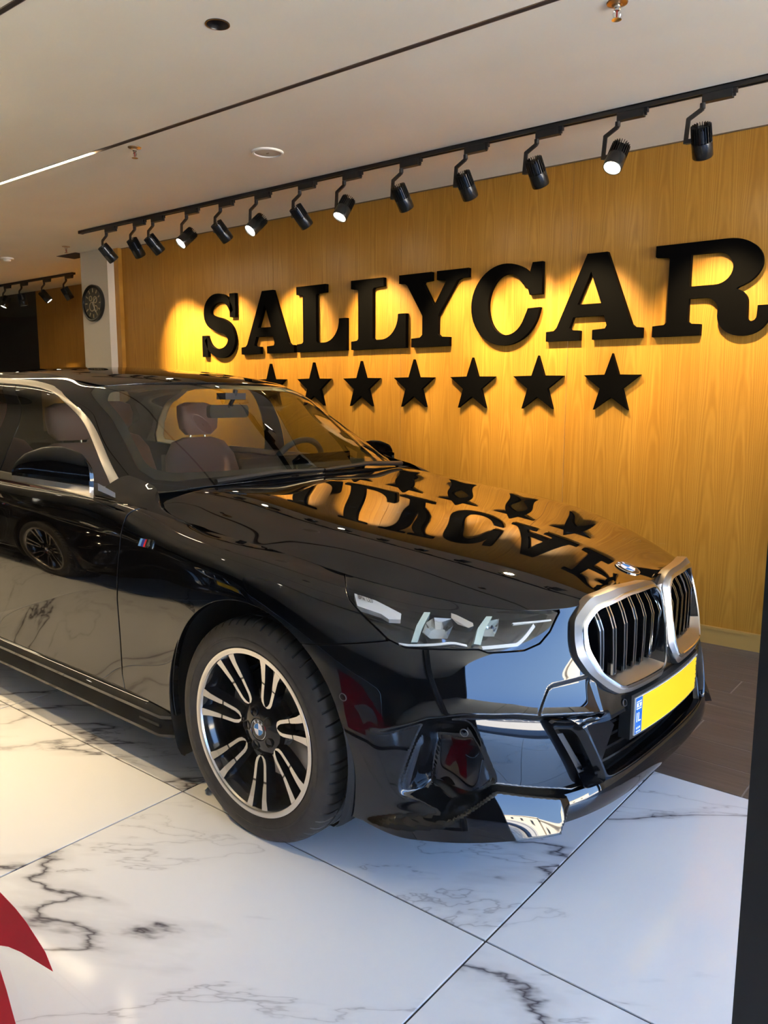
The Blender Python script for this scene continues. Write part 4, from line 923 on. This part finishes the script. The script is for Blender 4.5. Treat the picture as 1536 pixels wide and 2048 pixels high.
# lettering on the side marker (raised ink)
def stroke_text(word, org, ux, uz, hgt, th, m, name, parent, s):
    G5 = {'B': [(0, 0, 0, 1), (0, 1, .5, .9), (.5, .9, .5, .55), (.5, .55, 0, .5), (.5, .5, .55, .1), (.55, .1, 0, 0)], 'M': [(0, 0, 0, 1), (0, 1, .35, .3), (.35, .3, .7, 1), (.7, 1, .7, 0)], 'W': [(0, 1, .15, 0), (.15, 0, .35, .7), (.35, .7, .55, 0), (.55, 0, .7, 1)],
          'L': [(0, 1, 0, 0), (0, 0, .5, 0)], 'E': [(.5, 1, 0, 1), (0, 1, 0, 0), (0, 0, .5, 0), (0, .5, .4, .5)], 'D': [(0, 0, 0, 1), (0, 1, .4, .9), (.4, .9, .55, .5), (.55, .5, .4, .1), (.4, .1, 0, 0)], ' ': []}
    m_ = MB(); x = 0
    for ch in word:
        for a, b, c, d in G5[ch]:
            P = place([org[0] + (x + a) * hgt * ux, org[0] + (x + c) * hgt * ux], [org[1] + b * hgt + uz * (x + a) * hgt, org[1] + d * hgt + uz * (x + c) * hgt], -.0065)
            m_.bar(P[0] * [1, s, 1], P[1] * [1, s, 1], th, .0005, (.3, .9, .3))
        x += .95 if ch in 'MW' else .75
    m_.build(name, m, parent)
for hl in [o for o in car.children if o.name.startswith('headlight')][:1]: stroke_text('BMW LED', (1.030, .792), -1, -.18, .008, .0013, MATS['badge_black'], 'lamp_lettering', hl, -1)
# ---- side badge on the wing
def side_pt(x, z, d=0., V=None):
    i = np.argsort((MV[:, 0] - x)**2 + (MV[:, 2] - z)**2)[:8]; A = np.c_[MV[i, 0] - x, MV[i, 2] - z, np.ones(8)]; r = np.linalg.lstsq(A, MV[i, :6], rcond=None)[0][2]
    n = r[3:] / np.linalg.norm(r[3:]); return r[:3] + n * d
for s in (-1, 1):
    mb = empty('wing_badge', (0, 0, 0), car)
    # s = -1 is the side towards the camera; forward is +x
    for name, x0, x1, c in (('light_blue_bar', -.566, -.552, (.20, .45, .85)), ('dark_blue_bar', -.551, -.538, (.03, .06, .35)), ('red_bar', -.537, -.524, (.75, .03, .03))):
        L = [(x0, .836), (x1, .836), (x1 + .012, .862), (x0 + .012, .862)]; A = [side_pt(a, b, .003) * [1, s, 1] for a, b in L]; B = [side_pt(a, b, -.001) * [1, s, 1] for a, b in L]
        raw(name, A + B, [(0, 1, 2, 3), (0, 1, 5, 4), (1, 2, 6, 5), (2, 3, 7, 6), (3, 0, 4, 7)], mat('badge_' + name, c, .3), mb)
    m = MB(); L5 = [(-.520, .836, -.510, .862), (-.510, .862, -.500, .842), (-.500, .842, -.484, .862), (-.484, .862, -.484, .836)]
    for a, b, c, d in L5: m.bar(side_pt(a, b, .002) * [1, s, 1], side_pt(c, d, .002) * [1, s, 1], .008, .004, (0, 1, 0))
    m.build('chrome_letter_m', CHROME, mb)
# ---------------------------------------------------------------- wheels: axis along y, outer face towards -y
def m_tyre(nt, b):
    g = G(nt); tc = g.n('TexCoord'); n1 = g.n('TexNoise', i_Scale=60., i_Detail=4., i_Vector=tc.outputs['Object']); n2 = g.n('TexNoise', i_Scale=7., i_Detail=3., i_Vector=tc.outputs['Object'])
    v = g.math('ADD', g.math('MULTIPLY', n1.outputs[0], .5), g.math('MULTIPLY', n2.outputs[0], .5))
    g.link(g.ramp(v, [(.35, (.018, .016, .014)), (.65, (.040, .036, .030))]), b.inputs['Base Color'])
    bp = g.n('Bump', i_Strength=.25, i_Distance=.002, i_Height=n1.outputs[0]); g.link(bp.outputs[0], b.inputs['Normal'])
TYRE = mat('tyre_rubber', rough=.62, build=m_tyre)
ALLOYB = mat('gloss_black_alloy', (.006, .006, .007), .10); ALLOYS = mat('machined_alloy', (.62, .60, .58), .22, 1.)
DISC = mat('brake_disc_steel', (.50, .48, .45), .30, 1.); CALI = mat('caliper_grey', (.05, .05, .055), .35)
WZ = .335
wheel = empty('wheel', (-.005, -.928, WZ), car)
prof_t = [(.250, -.012), (.258, .0), (.266, .008), (.280, .012), (.298, .0135), (.315, .010), (.328, .002), (.337, -.008), (.3425, -.020), (.345, -.034), (.3455, -.048)]
for gc in (.058, .098, .142, .182):
    prof_t += [(.3462, -gc + .0045), (.3392, -gc + .0040), (.3392, -gc - .0040), (.3462, -gc - .0045)]
prof_t += [(.3455, -.196), (.345, -.208), (.340, -.226), (.325, -.240), (.29, -.246), (.25, -.235)]
NT = 576; m = MB(); loops = []
for r_, o in prof_t:
    lp = []
    for k in range(NT):
        rr_ = r_
        if -.215 < o < -.004 and r_ > .335 and k % 10 == 0 and not (-.19 < o < -.05 and k % 20): rr_ = r_ - .007
        a = 2 * math.pi * (k + (o * -44 if r_ > .33 else 0)) / NT
        lp.append((rr_ * math.cos(a), -o, max(rr_ * math.sin(a), -WZ + .001)))
    loops.append(lp)
m.loft(loops); m.build('tyre', TYRE, wheel, True)
# raised sidewall bands
MB().lathe([(.286, -.0125), (.2875, -.0142), (.292, -.0145), (.2935, -.0136)], 96, 'y').build('sidewall_rib', TYRE, wheel, True)
MB().lathe([(.2395, .002), (.2425, -.004), (.248, -.0065), (.2590, -.0065), (.2610, -.003), (.2605, .008)], 128, 'y').build('rim_ring', ALLOYS, wheel, True)
MB().lathe([(.2605, .008), (.250, .010), (.244, .0), (.238, .012), (.228, .028), (.222, .06), (.216, .10), (.218, .15), (.235, .20)], 96, 'y').build('rim_barrel', ALLOYB, wheel, True)
# hub
MB().lathe([(.0, .030), (.034, .030), (.036, .026), (.052, .028), (.070, .034), (.082, .040), (.088, .056), (.075, .09), (0, .09)], 48, 'y').build('hub', ALLOYB, wheel, True)
for k in range(5):
    a = math.radians(90 + 72 * k + 20); o = MB().lathe([(.0160, .004), (.0155, -.001), (.0140, -.0014), (.0130, .0015), (.0120, .014), (0, .014)], 20, 'y').build('bolt_recess', mat('bolt_recess_black', (.002, .002, .002), .3), wheel, True); o.location = (.055 * math.cos(a), .0262, .055 * math.sin(a))
    o = MB().lathe([(.0085, .006), (.0075, .0045), (.004, .006), (0, .008)], 6, 'y').build('wheel_bolt', SATB, wheel); o.location = (.055 * math.cos(a), .0285, .055 * math.sin(a))
roundel(wheel, Matrix(((1, 0, 0, 0), (0, 0, -1, .0295), (0, 1, 0, 0), (0, 0, 0, 1))), .033, 'hub_cap')
Rr = np.array([.250, .236, .210, .172, .163, .157, .130, .108, .092, .083])
To = np.array([.062, .047, .0385, .0320, .0305, .0295, .0270, .0250, .0195, .0080])
Ti = np.array([.0245, .0215, .0190, .0170, .0178, .0178, .0160, .0140, .0080, .0000])
Do = np.interp(Rr, [.083, .11, .16, .21, .25], [.030, .026, .018, .006, -.002])
sp0 = []
faceA = slice(0, 5); faceB = slice(5, 10)
mf = MB(); mbk = MB()
for sgn in (-1, 1):
    for sl_ in (faceA, faceB):
        mf.loft([[(sgn * t, d, r_) for t, d, r_ in zip(To[sl_], Do[sl_] - .0006, Rr[sl_])], [(sgn * t, d, r_) for t, d, r_ in zip(Ti[sl_], Do[sl_] - .0006, Rr[sl_])]], False)
    outer = [(sgn * t, d, r_) for t, d, r_ in zip(To, Do, Rr)]; inner = [(sgn * t, d, r_) for t, d, r_ in zip(Ti, Do, Rr)]
    outer2 = [(sgn * (t + .010 * min(1, (r_ - .07) / .08)), d + .030, r_) for t, d, r_ in zip(To, Do, Rr)]; inner2 = [(sgn * max(t - .007, 0), d + .026, r_) for t, d, r_ in zip(Ti, Do, Rr)]
    mbk.loft([outer2, outer, inner, inner2], False)
mbk.v = [tuple(v) for v in mbk.v]
sf = mf.build('spoke_face', ALLOYS, wheel); sb = mbk.build('spoke', ALLOYB, wheel)
ANG = [68.5 + 360 / 7 * k for k in range(7)]
for k, a in enumerate(ANG):
    ra = math.radians(90 - a)
    if k == 0: sf.rotation_euler[1] = ra; sb.rotation_euler[1] = ra
    else:
        for o in (sf, sb): c = o.copy(); COL.objects.link(c); c.parent = wheel; c.rotation_euler[1] = ra
MB().lathe([(.172, .105), (.174, .108), (.174, .122), (.08, .122), (.08, .105), (.172, .105)], 72, 'y').build('brake_disc', DISC, wheel, True)
m = MB(); m.loft([[(r_ * math.cos(a), y, r_ * math.sin(a)) for a in np.linspace(-.5, .5, 9)] for r_, y in ((.115, .09), (.12, .078), (.175, .078), (.19, .09), (.19, .14))], False); ca = m.build('brake_caliper', CALI, wheel, True); ca.rotation_euler[1] = math.radians(-150)
vl = MB().tube([(-.226, .035, .0), (-.214, .020, .0)], .004, 8).build('tyre_valve', CHROME, wheel, True)
for loc, rz in (((-.005, .928, WZ), math.pi), ((-2.995, -.930, WZ), 0.), ((-2.995, .930, WZ), math.pi)):
    c = copy_tree(wheel, car); c.location = loc; c.rotation_euler[2] = rz
# ---------------------------------------------------------------- greenhouse
GV, GT = green_mesh(.009)
uv = lambda V: V[:, 6:8]
WIND = [(-1, .040), (.444, .044), (.60, .050), (.655, .078), (.680, .15), (.674, .42), (.640, .735), (.612, .786), (.5, .794), (-1, .794)]
FRIT = rounded([(-1, .078), (.43, .084), (.590, .108), (.638, .15), (.648, .2), (.640, .37), (.602, .65), (.56, .718), (.50, .725), (-1, .738)], .02)
SOUT = [(.748, -.2), (.757, .05), (.760, .30), (.764, .56), (.778, .66), (.805, .728), (.871, .760), (1.07, .772), (1.46, .774), (1.9, .768), (2.12, .72), (2.26, .56), (2.38, .30), (2.42, .12), (2.40, -.2)]
SIN = [(.797, .052), (.795, .123), (.796, .28), (.802, .445), (.814, .60), (.838, .678), (.886, .704), (.976, .718), (1.2, .724), (1.46, .727), (1.88, .72), (2.08, .68), (2.22, .52), (2.33, .27), (2.36, .11), (2.35, .052)]
REARW = [(2.72, .08), (9, .08), (9, .74), (2.68, .74), (2.62, .60)]
V, T = cut(GV, GT, -sdpoly(uv(GV), WIND)); V, T = cut(V, T, -sdpoly(uv(V), SOUT)); V, T = cut(V, T, -sdpoly(uv(V), REARW))
both('pillar_and_roof_rail', V, T, PAINT, fl=.006)
V, T = cut(GV, GT, sdpoly(uv(GV), WIND) - .002); ws = merge((V, T), mirror(V, T)); panel('windscreen', *ws, GLASS, car)
fv, ft = cut(V, T, -sdpoly(uv(V), FRIT)); fv = fv.copy(); fv[:, :3] -= fv[:, 3:6] * .004; fr = merge((fv, ft), mirror(fv, ft)); panel('windscreen_border', *fr, mat('black_frit', (.010, .010, .009), .5), car)
V, T = cut(GV, GT, sdpoly(uv(GV), SOUT) - .001); V, T = cut(V, T, -sdpoly(uv(V), SIN)); V = V.copy(); V[:, :3] += V[:, 3:6] * .003; both('window_trim', V, T, SATIN, fl=.008)
V, T = cut(GV, GT, sdpoly(uv(GV), SIN)); GLV = V.copy()
bp = np.interp(V[:, 7], [.0, .1, .36, .72], [1.46, 1.42, 1.33, 1.215])
a_, t_ = cut(V, T, bp - V[:, 6]); both('front_window', a_, t_, TINT, fl=0)
c_, t_ = cut(V, T, V[:, 6] - bp - .004); b1, b1t = cut(c_, t_, np.interp(c_[:, 7], [.0, .1, .36, .72], [1.46, 1.42, 1.33, 1.215]) + .14 - c_[:, 6]); both('door_pillar_cover', b1, b1t, GLOSSB, fl=.004)
r1, r1t = cut(c_, t_, c_[:, 6] - np.interp(c_[:, 7], [.0, .1, .36, .72], [1.46, 1.42, 1.33, 1.215]) - .144); both('rear_window', r1, r1t, TINT, fl=0)
V, T = cut(GV, GT, sdpoly(uv(GV), REARW)); bw = merge((V, T), mirror(V, T)); panel('back_window', *bw, TINT, car)
RVv, RTt = roof_mesh(); panel('roof', *flange(RVv, RTt, .01), PAINT, car)
for s in (-1, 1):     # thin gutter seam along the roof and windscreen edge
    L = [(x, s * y, z) for x, y, z in zip(*[np.interp(np.linspace(0, 1, 24), np.linspace(0, 1, 5), q) for q in ([-1.40, -1.60, -1.90, -2.30, -2.75], [.545, .615, .632, .632, .56], [1.385, 1.413, 1.436, 1.440, 1.405])])]
# corner of the wing running up to the pillar
Ac = spline1(chord(BN[7][9:15]), BN[7][9:15], np.linspace(.24, .86, 16))
Bc = np.array([(-.44, .800, 0), (-.52, .797, 0), (-.60, .790, 0), (-.648, .776, 0)]); Bc[:, 2] = hood_z(Bc[:, :2]) - .001
Bc = np.concatenate([Bc, [(-.70, .752, .994), (-.77, .733, 1.012), (-.85, .738, 1.030), (-.915, .745, 1.040)]])
Bq = spline1(chord(Bc), Bc, np.linspace(0, chord(Bc)[-1], 16))
w_ = np.linspace(0, 1, 9)[:, None, None]; Pq = Ac[None] * (1 - w_) + Bq[None] * w_; Pq[:, :, 2] += .005 * np.sin(np.pi * w_[:, :, 0]); Pq[:, :, 1] += .003 * np.sin(np.pi * w_[:, :, 0])
wv, wt = grid_mesh(Pq, flip=False)
if wv[:, 5].mean() < 0: wv[:, 3:6] *= -1; wt = wt[:, ::-1]
both('wing_corner', wv, wt, PAINT, fl=0)
# bonnet-side rubber strip and boot lid
bx_ = [(-2.95, 1.41), (-3.2, 1.30), (-3.5, 1.10), (-3.8, 1.085), (-4.08, 1.06), (-4.14, 1.0)]
ys5 = np.linspace(-.80, .80, 17); m = MB()
m.loft([[(x, y * (.93 if x < -4.0 else 1), z - .10 * abs(y / .8) ** 3) for y in ys5] for x, z in [(-3.42, 1.06), (-3.6, 1.085), (-3.85, 1.08), (-4.05, 1.065), (-4.12, 1.0)]], False); m.build('boot_lid', PAINT, car, True)
# ---- door mirrors
for s in (-1, 1):
    mr = empty('door_mirror', (0, 0, 0), car)
    def sec(t, n=20, top=True):
        cx, cy = (-.885 - .275 * t, .922 + .135 * t) if s < 0 else (-.985 - .22 * t, .900 + .03 * t)
        up = np.interp(t, [0, .08, .3, .55, .8, .94, 1], [.070, .098, .114, .106, .074, .038, .010]); dp_ = np.interp(t, [0, .1, .5, .85, 1], [.050, .075, .085, .050, .010])
        return cx, cy, up * (1 if s < 0 else .45), dp_ * (1 if s < 0 else .6)
    ts = [0, .04, .1, .2, .32, .45, .58, .7, .8, .88, .94, .98, 1]
    def ring(t, part):
        cx, cy, up, dp_ = sec(t); z0 = 1.034 + .022 * t; L = []
        if part == 'cap':
            for a in np.linspace(0, math.pi, 15): L.append((cx + dp_ * math.cos(a) * (1 if math.cos(a) > 0 else .75), s * cy, z0 + up * math.sin(a) ** .8))
        elif part == 'band':
            k = .93
            L = [(cx + dp_ * k, s * cy, z0), (cx + dp_ * k * .97, s * cy, z0 - .028 * (1 - t * .4)), (cx - dp_ * .7, s * cy, z0 - .028 * (1 - t * .4)), (cx - dp_ * .74, s * cy, z0)]
        else:
            zb = z0 - .028 * (1 - t * .4); k = 1.0
            L = [(cx + dp_ * 1.02, s * (cy + .004), zb + .006), (cx + dp_ * 1.0, s * (cy + .004), zb - .014), (cx + dp_ * .80, s * cy, zb - .034 * (1 - .75 * t)), (cx - dp_ * .6, s * cy, zb - .030 * (1 - .7 * t)), (cx - dp_ * .72, s * cy, zb + .003)]
        return L
    MB().loft([ring(t, 'cap') for t in ts], False).build('mirror_cap', PAINT, mr, True)
    MB().loft([ring(t, 'band') for t in ts], True, True, True).build('mirror_band', GLOSSB, mr, True)
    MB().loft([ring(t, 'base') for t in ts], True, True, True).build('mirror_base', SATIN, mr, True)
    zl = 0 if s < 0 else -.030; xl = 0 if s < 0 else -.10
    MB().loft([[(-.80 + xl, s * .862, .990), (-.80 + xl, s * .862, .972), (-.93 + xl, s * .865, .972), (-.93 + xl, s * .865, .990)], [(-.84 + xl, s * .905, 1.026 + zl), (-.84 + xl, s * .905, 1.000 + zl), (-.95 + xl, s * .905, 1.000 + zl), (-.95 + xl, s * .905, 1.026 + zl)]], True).build('mirror_arm', SATIN, mr, True)
    cx, cy, up, dp_ = sec(.4); MB().add([(-.955 - .17 * t_, s * (.915 + (.09 if s < 0 else .01) * t_), z if s < 0 else .985 + (z - 1.03) * .55) for t_, z in ((0, 1.03), (1, 1.04), (.9, 1.10), (.45, 1.135), (0, 1.115))], [(0, 1, 2, 3, 4)]).build('mirror_glass', CHROME, mr)
    # flush door handles
    for x0 in (-1.70, -2.75):
        hd_ = MB(); pts = [(x0 + a, b) for a, b in rounded([(0, .835), (.22, .835), (.22, .873), (0, .873)], .014)]
        def sp3(x, z, d):
            i = np.argmin((RVALL[:, 0] - x)**2 + (RVALL[:, 2] - z)**2); return (x, s * (RVALL[i, 1] + d), z)
        RVALL = np.concatenate([MV2[:, :6], RV2[:, :6]])
        A = [sp3(a, b, .006) for a, b in pts]; B = [sp3(a, b, -.004) for a, b in pts]; n = len(pts)
        raw('door_handle', A + B, [tuple(range(n))] + [(i, n + i, n + (i + 1) % n, (i + 1) % n) for i in range(n)], PAINT, car)
# ---------------------------------------------------------------- cabin
LEA = mat('mauve_brown_leather', (.30, .145, .130), .5); DASH = mat('dark_dash', (.022, .022, .020), .6); LIN = mat('grey_headliner', (.30, .29, .25), .8)
m = MB(); ysd = np.linspace(-.74, .74, 9)
m.loft([[(x + .05 * (y / .74) ** 2 * -1, y, z) for y in ysd] for x, z in [(-.66, .985), (-.80, .985), (-.98, .975), (-1.06, .955), (-1.08, .90), (-1.0, .70)]], False); m.build('dashboard', DASH, car, True)
MB().box((-1.03, -.10, .968), (-1.01, .62, 1.055)).build('curved_screen', GLOSSB, car)
MB().box((-3.2, -.80, .19), (-.55, .80, .22)).build('cabin_floor', MATB, car)
MB().loft([[(x, y, z - .02 * (y / .56) ** 2) for y in np.linspace(-.56, .56, 7)] for x, z in [(-1.42, 1.375), (-1.7, 1.40), (-2.2, 1.42), (-2.8, 1.37)]], False).build('headliner', LIN, car, True)
for s in (-1, 1):
    MB().box((-2.9, s * .80 - .02, .30), (-.85, s * .80 + .02, .93)).build('door_lining', DASH, car)
def blob(sections, name, parent, mm):
    """soft lofted shape: (z, x, half width, half depth)"""
    loops = []
    for z, x, w_, d in sections:
        lp = []
        for k in range(24):
            a = 2 * math.pi * k / 24; c, q = math.cos(a), math.sin(a); lp.append((x + d * math.copysign(abs(c) ** .6, c), w_ * math.copysign(abs(q) ** .6, q), z))
        loops.append(lp)
    return MB().loft(loops, True, True, True).build(name, mm, parent, True)
def seat(x, y, rear=False):
    st = empty('rear_seat' if rear else 'front_seat', (x, y, 0), car)
    blob([(.34, .30, .24, .26), (.44, .30, .255, .27), (.50, .30, .25, .26), (.515, .28, .18, .2)], 'seat_cushion', st, LEA)
    blob([(.48, .06, .24, .07), (.62, .02, .26, .075), (.85, -.04, .25, .065), (1.00, -.075, .225, .055), (1.075, -.095, .17, .045), (1.10, -.10, .09, .03)], 'seat_back', st, LEA)
    blob([(1.115, -.095, .08, .03), (1.15, -.09, .118, .045), (1.22, -.095, .128, .05), (1.275, -.11, .118, .045), (1.295, -.12, .06, .03)], 'headrest', st, LEA)
    for q in (-1, 1): MB().tube([(-.10, q * .05, 1.08), (-.10, q * .05, 1.13)], .006, 8).build('headrest_post', CHROME, st)
    for q in (-1, 1): MB().tube([(-.0 - .01, q * .13, .80), (-.022, q * .12, .95), (-.052, q * .07, 1.055)], .003, 6).build('seat_seam', DASH, st)
seat(-1.86, -.38); seat(-1.86, .38); seat(-2.72, -.38, True); seat(-2.72, .38, True)
sw = empty('steering_wheel', (-1.17, .38, .955), car); sw.rotation_euler[1] = math.radians(-66)
tor = []
for k in range(48):
    a = 2 * math.pi * k / 48; tor.append((.182 * math.cos(a), .182 * math.sin(a), 0))
m = MB(); lo = []
for k in range(48):
    a = 2 * math.pi * k / 48; lo.append([((.178 + .015 * math.cos(b)) * math.cos(a), (.178 + .015 * math.cos(b)) * math.sin(a), .015 * math.sin(b)) for b in np.linspace(0, 2 * math.pi, 11)[:-1]])
lo.append(lo[0]); m.loft(lo); m.build('wheel_rim', DASH, sw, True)
MB().lathe([(.0, .02), (.05, .018), (.065, .0), (.05, -.03), (0, -.03)], 24).build('airbag_hub', DASH, sw, True)
for a in (0, math.pi, math.pi * 1.5): MB().bar((.05 * math.sin(a), .05 * math.cos(a), 0), (.17 * math.sin(a), .17 * math.cos(a), 0), .03, .012).build('wheel_spoke', SATB, sw)
rv = empty('rear_view_mirror', (-1.22, .0, 1.262), car)
v_, f_ = prism([tuple(p) for p in rounded([(-.115, -.030), (.115, -.030), (.115, .030), (-.115, .030)], .02)], -.012, .014, lambda a, b, d: (d, a, b)); raw('mirror_shell', v_, f_, DASH, rv)
v_, f_ = prism([tuple(p) for p in rounded([(-.108, -.025), (.108, -.025), (.108, .025), (-.108, .025)], .018)], -.016, -.012, lambda a, b, d: (d, a, b)); raw('mirror_glass', v_, f_, CHROME, rv)
MB().tube([(.01, 0, .02), (.05, 0, .07), (.06, 0, .10)], .010, 8).build('mirror_stalk', DASH, rv, True)
MB().box((-.005, -.06, .055), (.06, .06, .085)).build('sensor_housing', DASH, rv)
# ---------------------------------------------------------------- another car of the same kind beside the camera, mirrored in the doors
car2 = copy_tree(car); car2.location = (-5.05, -.42, 0); car2.rotation_euler[2] = math.radians(1.0)
tag(car2, 'second black sedan standing left of the camera, seen mirrored in the doors', 'car')
# ---------------------------------------------------------------- glass screen and post by the camera
FRAME = mat('dark_bronze_frame', (.020, .018, .015), .35, .3)
PANE = mat('clear_pane', build=m_glass((.985, .99, .99), 1.07))
gd = tag(empty('glass_partition', (-.125, .6, 0)), 'dark metal post at the right edge with its clear glass pane', 'glass partition')
MB().box((.0, -.03, .0), (.06, .03, 2.6)).build('post', FRAME, gd)
MB().box((.066, -.03, .0), (.12, .03, 2.6)).build('door_stile', FRAME, gd)
MB().box((.060, -.02, .0), (.066, .02, 2.6)).build('post_gap', MATB, gd)
MB().box((-2.47, -.004, .03), (0, .004, 2.60)).build('pane', PANE, gd)
MB().box((-2.47, -.02, .0), (0, .02, .03)).build('bottom_rail', FRAME, gd); MB().box((-2.47, -.03, 2.6), (.12, .03, 2.66)).build('top_rail', FRAME, gd)
RED = mat('red_vinyl', (.55, .0, .022), .6, spec=.1)
DEC = [(-1.177, .388), (-1.199, .413), (-1.226, .426), (-1.259, .441), (-1.294, .451), (-1.349, .459), (-1.46, .468), (-1.62, .45), (-1.60, .08), (-1.265, .08), (-1.326, .209), (-1.353, .264), (-1.372, .294), (-1.44, .330), (-1.365, .347), (-1.332, .360), (-1.285, .372), (-1.231, .380)]
v, f_ = prism(DEC, -.0046, -.0041, lambda a, b, d: (a + 1.35, d, b - .25))
tag(raw('red_sticker', v, f_, RED, None, False, (-1.35, .6, .25)), 'curved red vinyl sticker on the glass at the bottom left corner', 'sticker')
# ---------------------------------------------------------------- street outside the open front
STREET = mat('street_paving', (.36, .34, .31), .8)
ps = MB().box((3.4, -60, -.10), (14, 60, -.02)).box((22, -60, -.10), (70, 60, -.02)).build('street_pavement', STREET); struct(ps)
rd = MB().box((14, -60, -.14), (22, 60, -.06)).build('street_road', mat('asphalt', (.07, .07, .075), .8)); struct(rd)
STN = mat('beige_stone_facade', (.55, .48, .38), .8)
for k, (y0, y1, h_) in enumerate(((-30, -9, 3.9), (-8, 6, 3.4), (9, 26, 5.0))):
    bl = tag(empty('street_building', (58, y0, 0)), ['long beige building across the street, to the left seen from the shop', 'low beige building straight across the street', 'tall beige building across the street, to the right seen from the shop'][k], 'building', 'buildings across the street')
    MB().box((0, 0, 0), (8, y1 - y0, h_)).build('building_wall', STN, bl); MB().box((-.3, -.3, h_), (8.3, y1 - y0 + .3, h_ + .35)).build('cornice', STN, bl)
    n = int((y1 - y0) / 5)
    for f in range(int(h_ / 3.0)):
        for j in range(n):
            yy = 1.6 + j * 5; MB().box((-.05, yy, 1.0 + f * 3), (.02, yy + 1.3, 2.4 + f * 3)).build('window', mat('dark_pane', (.03, .035, .04), .1), bl)
# posts of the open shop front
for y in (-.45, 4.3):
    p_ = MB().box((3.36, y - .05, 0), (3.44, y + .05, H)).build('shopfront_post', FRAME); struct(p_)
